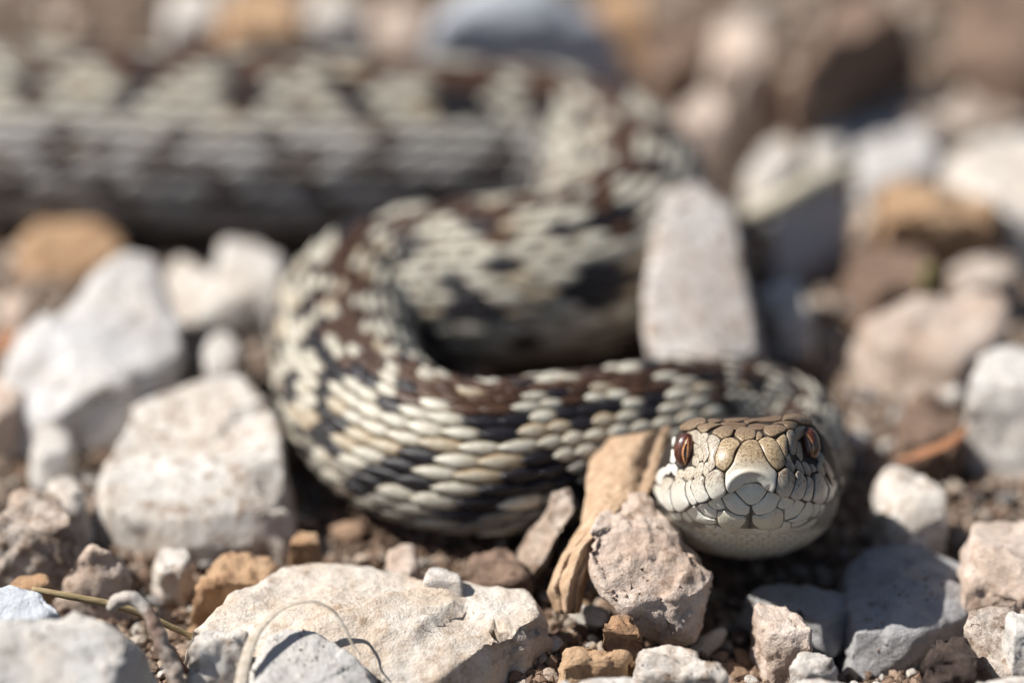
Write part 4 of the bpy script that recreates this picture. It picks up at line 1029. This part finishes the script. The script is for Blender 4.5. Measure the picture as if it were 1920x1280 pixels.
# flat ribbon of grass arching over the grey stone
def grass_blade():
    pth = [(446, 1320, 331), (460, 1240, 333), (478, 1190, 335), (510, 1152, 336.5), (548, 1131, 337.5), (590, 1128, 338), (625, 1145, 338), (648, 1180, 337.3), (660, 1205, 336.8), (676, 1226, 336.4)]
    wd = [0.62, 0.58, 0.50, 0.42, 0.33, 0.26, 0.21, 0.18, 0.14, 0.10]
    P = [at_d(*p) for p in pth]
    V, F = tube(P, wd, nseg=10, flat=0.22, wob=0.12, seed=3)
    A = np.array(V); org = (A[:, 0].mean(), A[:, 1].mean(), A[:, 2].min())
    o = link('grass_blade', mesh_of('grass_blade', V, F, M['grass'], origin=org), org)
    tag(o, 'withered grass blade curled in an arch over the grey stone', 'grass blade')
grass_blade()
tube_obj('straw', 'yellow-brown straw lying behind the creamy foreground rock', 'straw', 'straw',
         [at_d(60, 1104, 341), at_d(130, 1117, 341), at_d(230, 1138, 342), at_d(300, 1165, 343), at_d(360, 1193, 344)], [0.28, 0.36, 0.38, 0.36, 0.25], nseg=10, wob=0.1)
tw = tube_obj('broken_twig', 'soil-crusted broken dry twig leaning over the straw', 'twig', 'crust',
         [at_d(268, 1128, 335), at_d(282, 1152, 334.6), at_d(298, 1190, 334.2), at_d(312, 1225, 334), at_d(325, 1255, 334), at_d(338, 1300, 334)], [0.45, 0.62, 0.72, 0.78, 0.85, 0.7], nseg=18, wob=0.34)
V_, F_ = tube([at_d(205, 1142, 335.4), at_d(222, 1126, 335.2), at_d(246, 1120, 334.8), at_d(266, 1132, 334.8), at_d(280, 1150, 334.6)], [0.35, 0.75, 0.6, 0.62, 0.5], nseg=14, wob=0.22)
link('side_branch', mesh_of('side_branch', V_, F_, M['bark'], origin=np.array(tw.location) / MM), parent=tw)
tube_obj('orange_straw', 'thin orange straw beside the soil-crusted twig', 'straw', 'orange',
         [at_d(322, 1212, 335.5), at_d(340, 1245, 335.5), at_d(362, 1272, 335.5), at_d(385, 1310, 335.5)], [0.22, 0.34, 0.30, 0.2], nseg=10)
tube_obj('cream_stick', 'blurred cream stick lying across the bluish white stone', 'stick', 'cream_stick',
         [at_z(1395, 405, 8.5), at_z(1450, 385, 9.5), at_z(1520, 350, 10.5), at_z(1600, 310, 10.0)], [0.8, 1.3, 1.3, 1.0], nseg=12, wob=0.15)
tube_obj('green_stem', 'thin green stem poking up beside the flat greyish stone', 'stem', 'green',
         [at_z(1736, 560, 2), at_z(1738, 530, 4.5), at_z(1742, 500, 7)], [0.8, 0.75, 0.6], nseg=10)
tube_obj('dead_needle', 'reddish brown dead leaf strip right of the head', 'leaf', 'orange',
         [at_z(1685, 862, 3.5), at_z(1730, 850, 4.5), at_z(1780, 830, 5.5), at_z(1815, 800, 6.0)], [0.35, 0.9, 0.8, 0.3], nseg=10, flat=0.3)
tube_obj('dead_leaf', 'small bright orange leaf scrap beside the peaked rock', 'leaf', 'orange',
         [at_z(-25, 665, 5), at_z(0, 650, 6), at_z(20, 630, 6.5), at_z(32, 615, 6)], [0.5, 1.4, 1.2, 0.4], nseg=10, flat=0.3)

# ------------------------------------------------------------------ loose pebbles, each its own object
def blocked(x, y, r):
    for (cx, cy, rx, ry) in STONE_FOOT:
        if ((x - cx) / (rx * 0.82 + r)) ** 2 + ((y - cy) / (ry * 0.82 + r)) ** 2 < 1: return True
    d = np.sqrt(np.min((CL[::7, 0] - x) ** 2 + (CL[::7, 1] - y) ** 2))
    return d < 6.2 + r
protos = []
for k in range(7):
    q = rng.normal(size=(14, 3)); q /= np.linalg.norm(q, axis=1)[:, None]
    q *= np.array([1.0, 0.85, 0.62]) * rng.uniform(0.8, 1.1, (14, 1))
    me = rock_mesh('pebble', [tuple(p * 2.0) for p in q], M['pebble'], 0.55, 0.35, 40 + k, 2)
    protos.append(me)
CLS = [('white_pebble', 'small whitish pebble on soil near', 'whitish pebbles', [(0.60, 0.56, 0.50), (0.56, 0.53, 0.49)]),
       ('beige_pebble', 'small pinkish beige pebble on soil near', 'pinkish beige pebbles', [(0.46, 0.36, 0.28), (0.50, 0.40, 0.32)]),
       ('tan_pebble', 'small tan-brown pebble on soil near', 'tan-brown pebbles', [(0.34, 0.225, 0.14), (0.30, 0.20, 0.135)]),
       ('grey_pebble', 'small dull grey pebble on soil near', 'dull grey pebbles', [(0.26, 0.25, 0.24), (0.32, 0.30, 0.285)])]
placed = []
src = {}
tries = 0
bpy.context.view_layer.update()
DG = bpy.context.evaluated_depsgraph_get()
def open_soil(px, py):
    ok, loc, nrm, idx, ob, mx = SC.ray_cast(DG, Vector(CAM * MM), Vector(ray(px, py)).normalized())
    if not ok: return None, None, None
    return np.array(loc) / MM, ob.name, nrm
while len(placed) < 640 and tries < 20000:
    tries += 1
    px, py = random.uniform(-60, 1980), random.uniform(-30, 1320)
    p, on, _n = open_soil(px, py)
    if p is None or on != 'ground': continue
    r = random.choice([0.45, 0.5, 0.55, 0.65, 0.7, 0.8, 0.9, 1.0, 1.2, 1.4, 1.7, 2.0, 2.4]) * (1.0 if py > 500 else 1.4)
    if np.min((CL[::5, 0] - p[0]) ** 2 + (CL[::5, 1] - p[1]) ** 2) < (5.5 + r) ** 2: continue
    if any(math.hypot(p[0] - a, p[1] - b) < (r + c) * 0.85 for a, b, c in placed): continue
    placed.append((p[0], p[1], r))
    ci = random.choices(range(4), [0.30, 0.40, 0.20, 0.10])[0]; nm, lab, grp, cs = CLS[ci]
    if ci not in src:
        o = link(nm, protos[0]); tag(o, lab, 'pebble', grp); src[ci] = o
    else:
        o = src[ci].copy(); COL.objects.link(o)
    mk = min(MARKS, key=lambda q: math.hypot(q[0] - p[0], (q[1] - p[1])))[2]
    sz = 'tiny' if r < 0.75 else ('small' if r < 1.15 else ('chunky' if r < 1.9 else 'thick'))
    tag(o, lab.replace('small', sz) + ' ' + mk, 'pebble', sz + ' ' + grp + ' near ' + mk)
    o.data = protos[random.randrange(7)]
    o.location = Vector((p[0], p[1], gz(p[0], p[1]) + r * 0.42)) * MM
    o.rotation_euler = (random.uniform(-0.5, 0.5), random.uniform(-0.5, 0.5), random.uniform(0, 6.28))
    sc = r / 2.0; o.scale = (sc * random.uniform(0.9, 1.3), sc, sc * random.uniform(0.8, 1.2))
    c = random.choice(cs); q = random.uniform(0.85, 1.12); o.color = (c[0] * q, c[1] * q, c[2] * q, 1)

# ------------------------------------------------------------------ soil crumbs and grit (uncountable)
def crumbs(n):
    ico = bmesh.new(); bmesh.ops.create_icosphere(ico, subdivisions=1, radius=1.0)
    bv = np.array([v.co[:] for v in ico.verts]); bf = np.array([[v.index for v in f.verts] for f in ico.faces]); ico.free()
    Vs, Fs, Cs = [], [], []; off = 0; k = 0; tr = 0
    pal = np.array([(0.20, 0.135, 0.095), (0.16, 0.105, 0.075), (0.26, 0.18, 0.13), (0.34, 0.25, 0.185), (0.46, 0.39, 0.32), (0.10, 0.07, 0.052)])
    dusted = 0
    while k < n and tr < n * 3:
        tr += 1
        z0 = None; on = ''
        if random.random() < 0.78:
            px, py = random.uniform(-60, 1980), random.uniform(-60, 1320)
            p, on, nr = open_soil(px, py)
            if p is None: continue
            r = 0.12 + 0.75 * random.random() ** 3.0
            if on != 'ground':       # crumbs lying on top of the stones
                if nr.z < 0.55 or dusted > 1500 or noise.noise(Vector(p * 0.22)) < 0.16 or not ('stone' in on or 'rock' in on or 'pebble' in on) or random.random() < 0.6: continue
                if py < 700: continue
                dusted += 1; r = 0.04 + 0.13 * random.random() ** 2.5; z0 = p[2] + r * 0.3; on = 'top'
        else:
            p = at_z(random.uniform(-700, 2620), random.uniform(-120, 1650), 0)
            if blocked(p[0], p[1], -1.6): continue
            r = 0.12 + 0.75 * random.random() ** 3.0
        if z0 is None: z0 = gz(p[0], p[1]) + r * 0.35
        sc = rng.uniform(0.7, 1.3, 3) * r
        v = bv * rng.uniform(0.7, 1.25, (len(bv), 1)) * sc
        a = random.uniform(0, 6.28); ca, sa = math.cos(a), math.sin(a)
        v = np.stack([v[:, 0] * ca - v[:, 1] * sa, v[:, 0] * sa + v[:, 1] * ca, v[:, 2]], 1)
        Vs.append(v + np.array([p[0], p[1], z0])); Fs.append(bf + off); off += len(bv)
        Cs.append(np.tile(pal[random.choices(range(6), [2.5, 2, 3, 3, 2.2, 0.8] if on != 'top' else [0.5, 0, 2, 3, 2, 0])[0]] * random.uniform(0.8, 1.15), (len(bv), 1))); k += 1
    V = np.concatenate(Vs); F = np.concatenate(Fs); C = np.concatenate(Cs)
    o = link('soil_grit', mesh_of('soil_grit', V, F, M['crumb'], smooth=False, col=C))
    tag(o, 'loose brown soil crumbs and grit between the stones', 'soil', kind='stuff')
crumbs(20000)
